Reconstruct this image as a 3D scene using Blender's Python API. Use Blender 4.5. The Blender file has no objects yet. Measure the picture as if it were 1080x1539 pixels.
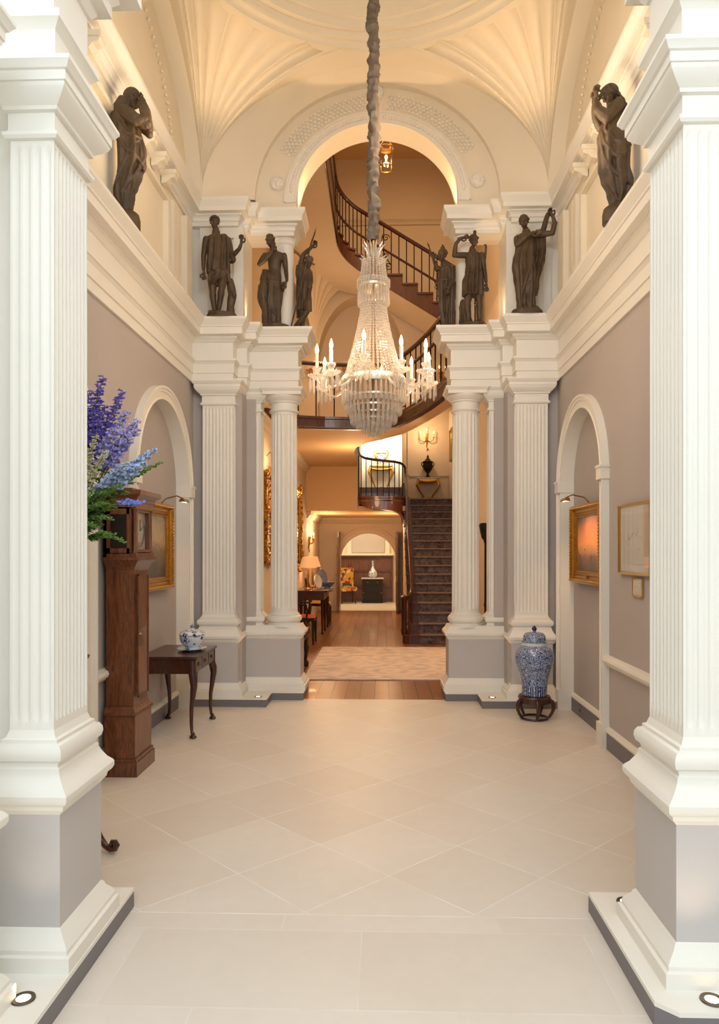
import bpy, bmesh, math, random
from mathutils import Vector, Matrix, noise
PI = math.pi
rnd = random.Random(7)
sc = bpy.context.scene
COL = sc.collection

# ------------------------------------------------------------------ materials
def lin(c):
    return tuple((x/12.92 if x <= .04045 else ((x+.055)/1.055)**2.4) for x in c)
def rgb(r, g, b):
    return lin((r/255, g/255, b/255)) + (1,)
class NT:
    def __init__(s, name):
        m = bpy.data.materials.new(name); m.use_nodes = True
        s.m = m; s.t = m.node_tree; s.n = s.t.nodes; s.l = s.t.links
        s.b = s.n['Principled BSDF']; s.out = s.n['Material Output']
    def add(s, ty, **kw):
        n = s.n.new(ty)
        for k, v in kw.items(): setattr(n, k, v)
        return n
    def link(s, a, b): s.l.new(a, b)
    def math(s, op, a, b=None, c=None):
        n = s.add('ShaderNodeMath', operation=op)
        for i, v in enumerate((a, b, c)):
            if v is None: continue
            if isinstance(v, (int, float)): n.inputs[i].default_value = v
            else: s.link(v, n.inputs[i])
        return n.outputs[0]
    def mix(s, fac, a, b):
        n = s.add('ShaderNodeMix', data_type='RGBA')
        for i, v in ((0, fac), (6, a), (7, b)):
            if isinstance(v, (int, float)): n.inputs[i].default_value = v
            elif isinstance(v, tuple): n.inputs[i].default_value = v
            else: s.link(v, n.inputs[i])
        return n.outputs[2]
    def ramp(s, fac, stops, interp='LINEAR'):
        n = s.add('ShaderNodeValToRGB'); n.color_ramp.interpolation = interp
        e = n.color_ramp.elements
        while len(e) < len(stops): e.new(.5)
        for k, (p, c) in enumerate(stops): e[k].position = p; e[k].color = c
        s.link(fac, n.inputs[0]); return n.outputs[0]
    def coord(s, which='Object', scale=(1, 1, 1), rot=(0, 0, 0), loc=(0, 0, 0)):
        tc = s.add('ShaderNodeTexCoord'); mp = s.add('ShaderNodeMapping')
        mp.inputs['Scale'].default_value = scale; mp.inputs['Rotation'].default_value = rot; mp.inputs['Location'].default_value = loc
        s.link(tc.outputs[which], mp.inputs[0]); return mp.outputs[0]
    def noise(s, vec, scale=5, detail=3, rough=.5, dist=0):
        n = s.add('ShaderNodeTexNoise')
        n.inputs['Scale'].default_value = scale; n.inputs['Detail'].default_value = detail
        n.inputs['Roughness'].default_value = rough; n.inputs['Distortion'].default_value = dist
        if vec is not None: s.link(vec, n.inputs['Vector'])
        return n.outputs['Fac']
    def bump(s, h, strength=.2, dist=.01):
        n = s.add('ShaderNodeBump'); n.inputs['Strength'].default_value = strength; n.inputs['Distance'].default_value = dist
        s.link(h, n.inputs['Height']); s.link(n.outputs[0], s.b.inputs['Normal'])
    def base(s, v):
        if isinstance(v, tuple): s.b.inputs['Base Color'].default_value = v
        else: s.link(v, s.b.inputs['Base Color'])
    def set(s, **kw):
        for k, v in kw.items():
            s.b.inputs[{'rough': 'Roughness', 'metal': 'Metallic', 'spec': 'Specular IOR Level', 'coat': 'Coat Weight', 'sheen': 'Sheen Weight'}[k]].default_value = v
        return s.m

def paint(name, c, rough=.55, var=.04, sc_=3, bump=.03):
    t = NT(name); v = t.coord('Object')
    n = t.noise(v, sc_, 4)
    d = tuple(x*(1-var*2) for x in c[:3])+(1,)
    t.base(t.mix(n, c, d))
    t.bump(t.noise(v, 60, 2), bump, .002)
    return t.set(rough=rough, spec=.35)
def wood(name, c1, c2, rough=.35, scale=(3, 3, 18), coat=.2, dist=2.5):
    t = NT(name); v = t.coord('Object', (scale[0]*3, scale[1]*3, scale[2]*.06))
    n = t.noise(v, 2.2, 6, .6, dist)
    t.base(t.ramp(n, [(.3, c1), (.7, c2)]))
    t.bump(n, .05, .003)
    return t.set(rough=rough, coat=coat)
def metal(name, c, rough=.35, var=.25, sc_=25):
    t = NT(name); v = t.coord('Object'); n = t.noise(v, sc_, 4)
    t.base(t.mix(n, c, tuple(x*(1-var) for x in c[:3])+(1,)))
    t.bump(n, .15, .004)
    return t.set(rough=rough, metal=1)
def emis(name, c, st):
    t = NT(name); t.base(c)
    t.b.inputs['Emission Color'].default_value = c; t.b.inputs['Emission Strength'].default_value = st
    return t.m
M = {}
M['white'] = paint('white_paint', rgb(242, 237, 226), .5)
M['trim'] = paint('white_trim_paint', rgb(240, 233, 220), .42)
M['ceil'] = paint('cream_ceiling_paint', rgb(238, 228, 208), .7)
M['wall'] = paint('lilac_grey_wall_paint', rgb(188, 178, 172), .7)
M['die'] = paint('grey_pedestal_paint', rgb(200, 194, 190), .6)
M['dark'] = paint('dark_grey_plinth_paint', rgb(126, 120, 122), .5)
M['inner'] = paint('warm_cream_wall_paint', rgb(214, 196, 172), .75)
M['apricot'] = paint('apricot_soffit_paint', rgb(226, 190, 142), .75)
M['mahog'] = wood('mahogany_wood', rgb(44, 20, 13), rgb(82, 40, 24), .3)
M['walnut'] = wood('walnut_veneer', rgb(70, 36, 18), rgb(134, 76, 40), .33, (2.5, 2.5, 22), .3, 4)
M['stairwood'] = wood('dark_stair_wood', rgb(52, 26, 16), rgb(96, 52, 32), .35)
M['panel'] = wood('panelling_wood', rgb(78, 46, 30), rgb(128, 82, 54), .45)
M['black'] = paint('black_lacquer', rgb(32, 24, 21), .5)
M['iron'] = metal('dark_iron', rgb(58, 46, 38), .5)
M['gilt'] = metal('gilded_wood', rgb(222, 164, 76), .32, .55, 40)
M['brass'] = metal('aged_brass', rgb(168, 132, 82), .35, .3)
M['gold'] = metal('gold_leaf', rgb(226, 186, 104), .28, .2)
M['silver'] = metal('silvered_brass', rgb(226, 212, 192), .35, .1)
M['steel'] = metal('nickel_rim', rgb(120, 108, 96), .3, .1)
t = NT('bronze_patina'); v = t.coord('Object'); n = t.noise(v, 7, 5, .6); n2 = t.noise(v, 38, 4)
t.base(t.mix(t.ramp(n, [(.35, rgb(0, 0, 0)), (.7, rgb(255, 255, 255))]), rgb(66, 51, 36), rgb(96, 77, 56)))
t.bump(n2, .25, .006); M['bronze'] = t.set(rough=.5, spec=.4)
t = NT('stone_floor'); g = t.add('ShaderNodeNewGeometry'); sp = t.add('ShaderNodeSeparateXYZ'); t.link(g.outputs['Position'], sp.inputs[0])
X, Y = sp.outputs[0], sp.outputs[1]; h = .374
u = t.math('DIVIDE', t.math('SUBTRACT', X, 1.24), h); w = t.math('DIVIDE', t.math('SUBTRACT', Y, 4.73), h)
a = t.math('MULTIPLY', t.math('ADD', u, w), .5); b = t.math('MULTIPLY', t.math('SUBTRACT', u, w), .5)
def near_int(q):
    f = t.math('FRACT', t.math('ADD', q, 100.5)); return t.math('ABSOLUTE', t.math('SUBTRACT', f, .5))
gd = t.math('LESS_THAN', t.math('MINIMUM', near_int(a), near_int(b)), .0045)
cell = t.add('ShaderNodeCombineXYZ'); t.link(t.math('FLOOR', a), cell.inputs[0]); t.link(t.math('FLOOR', b), cell.inputs[1])
# plain slabs nearest the door
row = t.math('DIVIDE', t.math('SUBTRACT', Y, 2.547), .53)
rowi = t.math('FLOOR', row)
sx = t.math('ADD', t.math('DIVIDE', X, .92), t.math('MULTIPLY', rowi, .37))
gs = t.math('MAXIMUM', t.math('LESS_THAN', t.math('MULTIPLY', near_int(row), .53), .0035), t.math('LESS_THAN', t.math('MULTIPLY', near_int(sx), .92), .0025))
strip = t.math('LESS_THAN', t.math('ABSOLUTE', t.math('SUBTRACT', Y, 3.212)), .003)
nearm = t.math('LESS_THAN', Y, 3.212)
isg = t.math('MAXIMUM', t.math('ADD', t.math('MULTIPLY', nearm, t.math('MULTIPLY', gs, .3)), t.math('MULTIPLY', t.math('SUBTRACT', 1, nearm), gd)), strip)
cell2 = t.add('ShaderNodeCombineXYZ'); t.link(rowi, cell2.inputs[0]); t.link(t.math('FLOOR', sx), cell2.inputs[1]); cell2.inputs[2].default_value = 5
vm = t.add('ShaderNodeMix', data_type='VECTOR'); t.link(nearm, vm.inputs[0]); t.link(cell.outputs[0], vm.inputs[4]); t.link(cell2.outputs[0], vm.inputs[5])
wn = t.add('ShaderNodeTexWhiteNoise'); t.link(vm.outputs[1], wn.inputs[0])
n = t.noise(g.outputs['Position'], 2.2, 6, .6); n2 = t.noise(g.outputs['Position'], 14, 4)
f = t.math('ADD', t.math('MULTIPLY', wn.outputs[0], .45), t.math('MULTIPLY', n, .6))
colr = t.mix(f, rgb(234, 227, 217), rgb(218, 206, 192)); colr = t.mix(t.math('MULTIPLY', n2, .25), colr, rgb(200, 187, 171))
ng = t.noise(g.outputs['Position'], 3.1, 3)
t.base(t.mix(t.math('MULTIPLY', isg, t.ramp(ng, [(.34, rgb(70, 70, 70)), (.6, rgb(255, 255, 255))])), colr, rgb(250, 246, 238)))
t.bump(t.math('SUBTRACT', t.math('MULTIPLY', n2, .2), t.math('MULTIPLY', isg, .6)), .12, .004)
M['stone'] = t.set(rough=.36, spec=.4)
t = NT('oak_floor'); v = t.coord('Object', (1, 1, 1), (0, 0, PI/2)); br = t.add('ShaderNodeTexBrick')
t.link(v, br.inputs['Vector']); br.offset = .5; br.offset_frequency = 2
for k, val in (('Scale', 1), ('Mortar Size', .006), ('Brick Width', 1.1), ('Row Height', .16), ('Bias', 0), ('Mortar Smooth', .1)): br.inputs[k].default_value = val
br.inputs['Color1'].default_value = rgb(176, 116, 68); br.inputs['Color2'].default_value = rgb(150, 92, 50); br.inputs['Mortar'].default_value = rgb(40, 20, 10)
n = t.noise(t.coord('Object', (14, 1.2, 1)), 3, 6, .6, 1.5)
t.base(t.mix(t.math('MULTIPLY', n, .75), br.outputs[0], rgb(78, 42, 20)))
t.bump(t.math('MULTIPLY', br.outputs['Fac'], -1), .3, .004); M['oak'] = t.set(rough=.3, coat=.15)
t = NT('faded_rug'); v = t.coord('Object'); n = t.noise(t.coord('Object', (1, 2.2, 1)), 2.6, 7, .68, 1.1); n3 = t.noise(t.coord('Object', (1, 3.5, 1)), 9, 5, .7, .5)
vo = t.add('ShaderNodeTexVoronoi'); t.link(t.coord('Object', (1.2, 1.1, 1)), vo.inputs['Vector']); vo.inputs['Scale'].default_value = 1.4
f = t.math('ADD', t.math('MULTIPLY', n, .62), t.math('ADD', t.math('MULTIPLY', n3, .3), t.math('MULTIPLY', t.math('ABSOLUTE', t.math('SUBTRACT', t.math('FRACT', t.math('MULTIPLY', vo.outputs['Distance'], 3)), .5)), .22)))
c = t.ramp(f, [(.40, rgb(226, 210, 198)), (.52, rgb(216, 196, 182)), (.58, rgb(198, 182, 174)), (.66, rgb(184, 170, 166))])
t.base(c); t.bump(t.noise(v, 220, 2), .4, .004); M['rug'] = t.set(rough=.95, spec=.1)
t = NT('stair_carpet_pile'); v = t.coord('Object'); n = t.noise(v, 9, 5, .7, 1)
t.base(t.ramp(n, [(.35, rgb(70, 62, 66)), (.65, rgb(122, 108, 106))])); t.bump(t.noise(v, 200, 2), .4, .004); M['carpet'] = t.set(rough=.95, spec=.1)
def china(name, scale=26, thr=.5, ring=0):
    t = NT(name); v = t.coord('Object'); vo = t.add('ShaderNodeTexVoronoi', feature='DISTANCE_TO_EDGE'); vo.inputs['Scale'].default_value = scale
    nn = t.add('ShaderNodeTexNoise'); nn.inputs['Scale'].default_value = scale*.5; t.link(v, nn.inputs[0])
    mx = t.add('ShaderNodeMix', data_type='VECTOR'); mx.inputs[0].default_value = .12; t.link(v, mx.inputs[4]); t.link(nn.outputs['Color'], mx.inputs[5]); t.link(mx.outputs[1], vo.inputs['Vector'])
    e = t.ramp(vo.outputs['Distance'], [(.035, rgb(206, 216, 226)), (.075, rgb(52, 86, 146)), (.3, rgb(22, 40, 84))])
    n = t.noise(v, scale*1.3, 3, .6)
    t.base(t.mix(t.ramp(n, [(thr, rgb(0, 0, 0)), (thr+.06, rgb(255, 255, 255))]), e, rgb(214, 222, 230)))
    return t.set(rough=.12, spec=.6, coat=.4)
M['blue'] = china('blue_and_white_glaze', 50, .72)
t = NT('blue_band_glaze'); v = t.coord('Object'); s = t.add('ShaderNodeSeparateXYZ'); t.link(v, s.inputs[0])
an = t.math('MULTIPLY', t.math('ARCTAN2', s.outputs[1], s.outputs[0]), 16/(2*PI)); fr = t.math('ABSOLUTE', t.math('SUBTRACT', t.math('FRACT', t.math('ADD', an, 50)), .5)); n = t.noise(v, 70, 3, .6)
t.base(t.mix(t.math('MAXIMUM', t.math('GREATER_THAN', fr, .46), t.math('MULTIPLY', t.math('LESS_THAN', fr, .14), t.math('GREATER_THAN', n, .5))), rgb(30, 52, 104), rgb(206, 216, 226))); M['bluel'] = t.set(rough=.12, spec=.6, coat=.4)
M['bluew'] = china('white_ground_blue_sprig_glaze', 16, .42)
M['porc'] = paint('white_porcelain', rgb(224, 226, 222), .15)
M['cobalt'] = paint('cobalt_glaze', rgb(34, 44, 96), .12)
t = NT('cut_crystal'); tr = t.add('ShaderNodeBsdfTransparent'); gl = t.add('ShaderNodeBsdfGlossy'); df = t.add('ShaderNodeBsdfDiffuse'); tl = t.add('ShaderNodeBsdfTranslucent')
tr.inputs[0].default_value = (1, .97, .93, 1); gl.inputs[0].default_value = (1, .96, .9, 1); gl.inputs['Roughness'].default_value = .06
df.inputs[0].default_value = (.95, .9, .84, 1); tl.inputs[0].default_value = (1, .93, .84, 1)
lw = t.add('ShaderNodeLayerWeight'); lw.inputs[0].default_value = .45
m1 = t.add('ShaderNodeMixShader'); m1.inputs[0].default_value = .5; t.link(df.outputs[0], m1.inputs[1]); t.link(tl.outputs[0], m1.inputs[2])
m2 = t.add('ShaderNodeMixShader'); m2.inputs[0].default_value = .42; t.link(m1.outputs[0], m2.inputs[1]); t.link(gl.outputs[0], m2.inputs[2])
m3 = t.add('ShaderNodeMixShader'); t.link(t.math('ADD', t.math('MULTIPLY', lw.outputs['Facing'], .5), .32), m3.inputs[0]); t.link(tr.outputs[0], m3.inputs[1]); t.link(m2.outputs[0], m3.inputs[2])
t.link(m3.outputs[0], t.out.inputs[0]); M['crystal'] = t.m
t = NT('clear_pane'); tr = t.add('ShaderNodeBsdfTransparent'); gl = t.add('ShaderNodeBsdfGlossy'); gl.inputs['Roughness'].default_value = .03
mm = t.add('ShaderNodeMixShader'); lw = t.add('ShaderNodeLayerWeight'); t.link(t.math('ADD', t.math('MULTIPLY', t.math('POWER', lw.outputs['Facing'], 4), .5), .04), mm.inputs[0]); t.link(tr.outputs[0], mm.inputs[1]); t.link(gl.outputs[0], mm.inputs[2]); t.link(mm.outputs[0], t.out.inputs[0]); M['glass'] = t.m
t = NT('mirror_glass'); t.base(rgb(200, 190, 176)); M['mirror'] = t.set(rough=.08, metal=1)
M['flame'] = emis('candle_bulb_glow', (1, .60, .24, 1), 7)
M['flame_soft'] = emis('small_bulb_glow', (1, .66, .3, 1), 8)
M['lens'] = emis('uplight_lens_glow', (1, .8, .52, 1), 5)
M['candle'] = paint('ivory_candle_sleeve', rgb(206, 190, 172), .5)
t = NT('lampshade_card'); t.base(rgb(226, 158, 100)); t.b.inputs['Emission Color'].default_value = (1, .5, .2, 1); t.b.inputs['Emission Strength'].default_value = .55; M['shade'] = t.set(rough=.8)
M['sleeve'] = paint('grey_silk_sleeve', rgb(122, 106, 90), .6, .25, 30, .3)
M['redseat'] = paint('coral_seat_fabric', rgb(196, 84, 56), .9)
M['yelseat'] = paint('ochre_seat_fabric', rgb(200, 160, 96), .9, .2, 30)
t = NT('floral_needlework'); v = t.coord('Object'); vo = t.add('ShaderNodeTexVoronoi'); vo.inputs['Scale'].default_value = 14; t.link(v, vo.inputs[0])
hs = t.add('ShaderNodeSeparateColor'); t.link(vo.outputs['Color'], hs.inputs[0])
t.base(t.ramp(hs.outputs[0], [(0, rgb(196, 140, 60)), (.3, rgb(160, 54, 40)), (.5, rgb(210, 176, 110)), (.7, rgb(70, 74, 60)), (1, rgb(216, 190, 140))], 'CONSTANT')); M['needle'] = t.set(rough=.9)
t = NT('sunset_seascape_oil'); v = t.coord('Generated'); s = t.add('ShaderNodeSeparateXYZ'); t.link(v, s.inputs[0]); n = t.noise(v, 4, 5, .6, .8)
f = t.math('ADD', s.outputs[2], t.math('MULTIPLY', t.math('SUBTRACT', n, .5), .3))
c = t.ramp(f, [(.0, rgb(84, 66, 52)), (.24, rgb(128, 102, 82)), (.34, rgb(190, 140, 100)), (.5, rgb(236, 160, 96)), (.72, rgb(216, 140, 98)), (1, rgb(120, 96, 90))])
d = t.add('ShaderNodeTexVoronoi'); d.inputs['Scale'].default_value = 7; t.link(t.coord('Generated', (1, 1, .5)), d.inputs[0])
k = t.math('MULTIPLY', t.math('LESS_THAN', d.outputs['Distance'], .28), t.math('LESS_THAN', s.outputs[2], .42))
t.base(t.mix(t.math('MULTIPLY', k, .55), c, rgb(66, 52, 46))); M['sunset'] = t.set(rough=.4)
t = NT('dark_landscape_oil'); v = t.coord('Generated'); s = t.add('ShaderNodeSeparateXYZ'); t.link(v, s.inputs[0]); n = t.noise(v, 4.5, 6, .65, 1)
f = t.math('ADD', s.outputs[2], t.math('MULTIPLY', t.math('SUBTRACT', n, .5), .7))
t.base(t.ramp(f, [(.1, rgb(70, 56, 40)), (.4, rgb(112, 92, 68)), (.6, rgb(160, 138, 106)), (.85, rgb(128, 122, 108)), (1, rgb(92, 86, 76))])); M['landsc'] = t.set(rough=.35)
t = NT('pencil_drawing_paper'); v = t.coord('Generated'); n = t.noise(v, 5, 6, .7, 1.5); s = t.add('ShaderNodeSeparateXYZ'); t.link(v, s.inputs[0])
dd = t.math('ADD', t.math('ABSOLUTE', t.math('SUBTRACT', s.outputs[0], .5)), t.math('ABSOLUTE', t.math('SUBTRACT', s.outputs[2], .45)))
k = t.math('MULTIPLY', t.ramp(n, [(.52, rgb(0, 0, 0)), (.62, rgb(255, 255, 255))]), t.math('LESS_THAN', dd, .38))
t.base(t.mix(t.math('MULTIPLY', k, .6), rgb(206, 194, 178), rgb(120, 108, 98))); M['drawing'] = t.set(rough=.8)
M['mount'] = paint('ivory_mount_card', rgb(218, 210, 198), .8)
def petal(name, c, c2):
    t = NT(name); v = t.coord('Object'); n = t.noise(v, 34, 4, .7)
    t.base(t.ramp(n, [(.34, c), (.66, c2)])); t.b.inputs['Subsurface Weight'].default_value = .15; t.b.inputs['Subsurface Radius'].default_value = (.01, .01, .01)
    return t.set(rough=.6, spec=.2)
M['dial'] = paint('silvered_dial', rgb(216, 214, 206), .45, .2, 14)
M['leaf'] = petal('leaf_green', rgb(84, 126, 56), rgb(140, 176, 92))
M['stem'] = paint('stem_green', rgb(128, 152, 84), .5)
M['violet'] = petal('violet_petals', rgb(86, 76, 176), rgb(150, 134, 220))
M['lilac'] = petal('lilac_petals', rgb(140, 138, 214), rgb(220, 208, 244))
M['sky'] = petal('pale_blue_petals', rgb(140, 176, 228), rgb(222, 232, 248))
M['cream'] = petal('cream_petals', rgb(206, 206, 150), rgb(246, 242, 222))
M['royal'] = petal('cornflower_petals', rgb(98, 118, 208), rgb(164, 178, 236))

# ------------------------------------------------------------------ mesh builder
class MB:
    def __init__(s): s.v = []; s.f = []
    def add(s, vs, fs):
        o = len(s.v); s.v += [tuple(p) for p in vs]; s.f += [tuple(i+o for i in f) for f in fs]; return s
    def box(s, x0, x1, y0, y1, z0, z1):
        x0, x1 = min(x0, x1), max(x0, x1); y0, y1 = min(y0, y1), max(y0, y1); z0, z1 = min(z0, z1), max(z0, z1)
        return s.add([(x0, y0, z0), (x1, y0, z0), (x1, y1, z0), (x0, y1, z0), (x0, y0, z1), (x1, y0, z1), (x1, y1, z1), (x0, y1, z1)],
                     [(0, 3, 2, 1), (4, 5, 6, 7), (0, 1, 5, 4), (1, 2, 6, 5), (2, 3, 7, 6), (3, 0, 4, 7)])
    def lathe(s, prof, c=(0, 0, 0), n=24, cap=True, sx=1, sy=1):
        vs = [(c[0]+r*sx*math.cos(2*PI*k/n), c[1]+r*sy*math.sin(2*PI*k/n), c[2]+z) for r, z in prof for k in range(n)]
        fs = []
        for i in range(len(prof)-1):
            for k in range(n):
                k2 = (k+1) % n; fs.append((i*n+k, i*n+k2, (i+1)*n+k2, (i+1)*n+k))
        if cap:
            fs.append(tuple(range(n-1, -1, -1))); fs.append(tuple((len(prof)-1)*n+k for k in range(n)))
        return s.add(vs, fs)
    def tube(s, pts, rad, n=8, cap=True, flat=1):
        P = [Vector(p) for p in pts]
        R = [rad]*len(P) if isinstance(rad, (int, float)) else list(rad)
        vs = []; prev = None
        for i, p in enumerate(P):
            d = (P[min(i+1, len(P)-1)]-P[max(i-1, 0)])
            if d.length < 1e-9: d = Vector((0, 0, 1))
            d.normalize()
            if prev is None:
                up = Vector((0, 0, 1)) if abs(d.z) < .9 else Vector((1, 0, 0))
                a = d.cross(up).normalized()
            else:
                a = prev-d*prev.dot(d)
                a = a.normalized() if a.length > 1e-6 else d.orthogonal().normalized()
            prev = a; b = d.cross(a)
            for k in range(n):
                q = p+(a*math.cos(2*PI*k/n)+b*math.sin(2*PI*k/n)*flat)*R[i]; vs.append(tuple(q))
        fs = []
        for i in range(len(P)-1):
            for k in range(n):
                k2 = (k+1) % n; fs.append((i*n+k, i*n+k2, (i+1)*n+k2, (i+1)*n+k))
        if cap:
            fs.append(tuple(range(n-1, -1, -1))); fs.append(tuple((len(P)-1)*n+k for k in range(n)))
        return s.add(vs, fs)
    def prism(s, poly, z0, z1):          # plan polygon, extruded up
        n = len(poly)
        return s.add([(x, y, z0) for x, y in poly]+[(x, y, z1) for x, y in poly],
                     [tuple(range(n-1, -1, -1)), tuple(range(n, 2*n))]+[(i, (i+1) % n, n+(i+1) % n, n+i) for i in range(n)])
    def extrude(s, poly, axis, a0, a1):  # polygon in the plane across axis 'x' (y,z) or 'y' (x,z)
        n = len(poly)
        P = (lambda u, v, a: (a, u, v)) if axis == 'x' else (lambda u, v, a: (u, a, v))
        return s.add([P(u, v, a0) for u, v in poly]+[P(u, v, a1) for u, v in poly],
                     [tuple(range(n)), tuple(range(2*n-1, n-1, -1))]+[(i, n+i, n+(i+1) % n, (i+1) % n) for i in range(n)])
    def grid(s, fn, nu, nv, closed=False):
        vs = [fn(i/nu, j/nv) for i in range(nu+1) for j in range(nv+1)]
        return s.add(vs, [(i*(nv+1)+j, (i+1)*(nv+1)+j, (i+1)*(nv+1)+j+1, i*(nv+1)+j+1) for i in range(nu) for j in range(nv)])
    def sweep(s, path, prof, closed=False, cap=True):   # mitred moulding; profile (out to the right of travel, z)
        n = len(path); vs = []
        def nrm(a, b):
            d = Vector((b[0]-a[0], b[1]-a[1])); d.normalize(); return Vector((d.y, -d.x))
        for i, p in enumerate(path):
            if closed: n1 = nrm(path[i-1], p); n2 = nrm(p, path[(i+1) % n])
            else:
                n1 = nrm(path[max(i-1, 0)], path[max(i-1, 0)+1]); n2 = nrm(path[min(i, n-2)], path[min(i, n-2)+1])
            m = (n1+n2)/max(.15, 1+n1.dot(n2))
            vs += [(p[0]+m.x*o, p[1]+m.y*o, z) for o, z in prof]
        k = len(prof); fs = []
        for i in range(n if closed else n-1):
            for j in range(k-1):
                a, b = i*k+j, ((i+1) % n)*k+j; fs.append((a, b, b+1, a+1))
        if not closed and cap:
            fs.append(tuple(range(k-1, -1, -1))); fs.append(tuple((n-1)*k+j for j in range(k)))
        return s.add(vs, fs)
    def ball(s, c, r, n=10, m=7, sc_=(1, 1, 1)):
        return s.lathe([(max(1e-4, r*math.sin(PI*i/m)), -r*math.cos(PI*i/m)*sc_[2]) for i in range(m+1)], c, n, True, sc_[0], sc_[1])
    def xf(s, mat): s.v = [tuple(mat @ Vector(p)) for p in s.v]; return s
    def build(s, name, mat, parent=None, smooth=False, kind=None, label=None):
        me = bpy.data.meshes.new(name); me.from_pydata(s.v, [], s.f); me.validate(); me.update()
        bm = bmesh.new(); bm.from_mesh(me); bmesh.ops.recalc_face_normals(bm, faces=bm.faces); bm.to_mesh(me); bm.free()
        if smooth:
            ang = .7 if smooth is True else smooth
            for p in me.polygons: p.use_smooth = True
            try: me.set_sharp_from_angle(angle=ang)
            except Exception: pass
        me.materials.append(mat if not isinstance(mat, str) else M[mat])
        o = bpy.data.objects.new(name, me); COL.objects.link(o)
        if parent is not None: o.parent = parent
        if kind: o['kind'] = kind
        if label: o['label'] = label
        return o
def tag(o, label, cat, group=None):
    o['label'] = label; o['category'] = cat
    if group: o['group'] = group
    return o
def thing(name, label, cat, loc=(0, 0, 0), rz=0, group=None):
    o = bpy.data.objects.new(name, None); COL.objects.link(o); o.empty_display_size = .05
    o.location = loc; o.rotation_euler = (0, 0, rz); return tag(o, label, cat, group)
def struct(name, mb, mat, smooth=False):
    return mb.build(name, mat, None, smooth, 'structure')
def dup(root, loc=None, rz=None, label=None):
    r = root.copy(); COL.objects.link(r)
    if loc is not None: r.location = loc
    if rz is not None: r.rotation_euler = (0, 0, rz)
    if label: r['label'] = label
    for ch in root.children:
        c = ch.copy(); COL.objects.link(c); c.parent = r
        for g in ch.children:
            d = g.copy(); COL.objects.link(d); d.parent = c
    return r
def lerp(a, b, t): return a+(b-a)*t
def arc(cx, cy, r, a0, a1, n, ry=None):
    ry = r if ry is None else ry
    return [(cx+r*math.cos(math.radians(lerp(a0, a1, i/n))), cy+ry*math.sin(math.radians(lerp(a0, a1, i/n)))) for i in range(n+1)]
# ================================================================== THE SETTING
WX = 1.92                                 # side wall planes of the hall
struct('floor', MB().box(-2.7, 2.7, -3, 7.89, -.12, 0), 'stone')
struct('floor', MB().box(-2.7, 2.7, 7.89, 19.62, -.12, -.002), 'oak')

def arch_z(y, y0, y1, zs):
    r = (y1-y0)/2; c = (y0+y1)/2
    return zs+math.sqrt(max(0, r*r-(y-c)**2))
def side_wall(s, name, arches):
    ys = [3.0]
    for (y0, y1, zs) in arches:
        r = (y1-y0)/2; ys += [y0-1e-4]+[(y0+y1)/2-r*math.cos(PI*i/28) for i in range(29)]+[y1+1e-4]
    ys.append(8.0)
    mb = MB()
    def low(y):
        for a in arches:
            if a[0]-1e-6 <= y <= a[1]+1e-6: return arch_z(y, *a)
        return 0
    x = s*WX
    for a, b in zip(ys[:-1], ys[1:]):
        mb.add([(x, a, low(a)), (x, b, low(b)), (x, b, 3.6), (x, a, 3.6)], [(0, 1, 2, 3)])
    mb.box(s*2.01, s*2.09, 2.9, 8.3, 0, 3.6)
    return struct(name, mb, 'wall')
def arch_trim(s, y0, y1, zs, w=.12, xb=2.01, xf=1.875):
    prof = [(0, xb), (0, xf), (.012, xf), (.016, xf+.006), (w*.55, xf+.006), (w*.58, xf-.004), (w*.78, xf-.004), (w*.82, xf-.016), (w, xf-.016), (w, WX)]
    r = (y1-y0)/2; c = (y0+y1)/2; path = [((y0, 0), (-1, 0)), ((y0, zs), (-1, 0))]
    for i in range(1, 28):
        a = PI-PI*i/28; path.append(((c+r*math.cos(a), zs+r*math.sin(a)), (math.cos(a), math.sin(a))))
    path += [((y1, zs), (1, 0)), ((y1, 0), (1, 0))]
    mb = MB(); k = len(prof); vs = []
    for (p, nn) in path:
        for o, x in prof: vs.append((s*x, p[0]+nn[0]*o, max(0, p[1]+nn[1]*o)))
    mb.add(vs, [(i*k+j, (i+1)*k+j, (i+1)*k+j+1, i*k+j+1) for i in range(len(path)-1) for j in range(k-1)])
    for yy, sg in ((y0, -1), (y1, 1)):          # impost blocks and plinth blocks
        mb.box(s*(xf-.026), s*xb, yy-sg*.006, yy+sg*(w+.012), zs-.055, zs+.04)
        mb.box(s*(xf-.034), s*1.99, yy-sg*.004, yy+sg*(w+.02), zs+.04, zs+.062)
        mb.box(s*(xf-.024), s*2.0, yy-sg*.004, yy+sg*(w+.01), 0, .2)
    return struct('trim_%d' % next(TRIM), mb, 'trim', .5)
import itertools
TRIM = itertools.count(1)
AL = [(3.6, 4.84, 2.2), (5.85, 7.39, 2.2)]; AR = [(3.45, 4.62, 2.2), (6.1, 7.42, 2.24)]
side_wall(-1, 'wall_left', AL); side_wall(1, 'wall_right', AR)
for s, A in ((-1, AL), (1, AR)):
    for a in A: arch_trim(s, *a)
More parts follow.
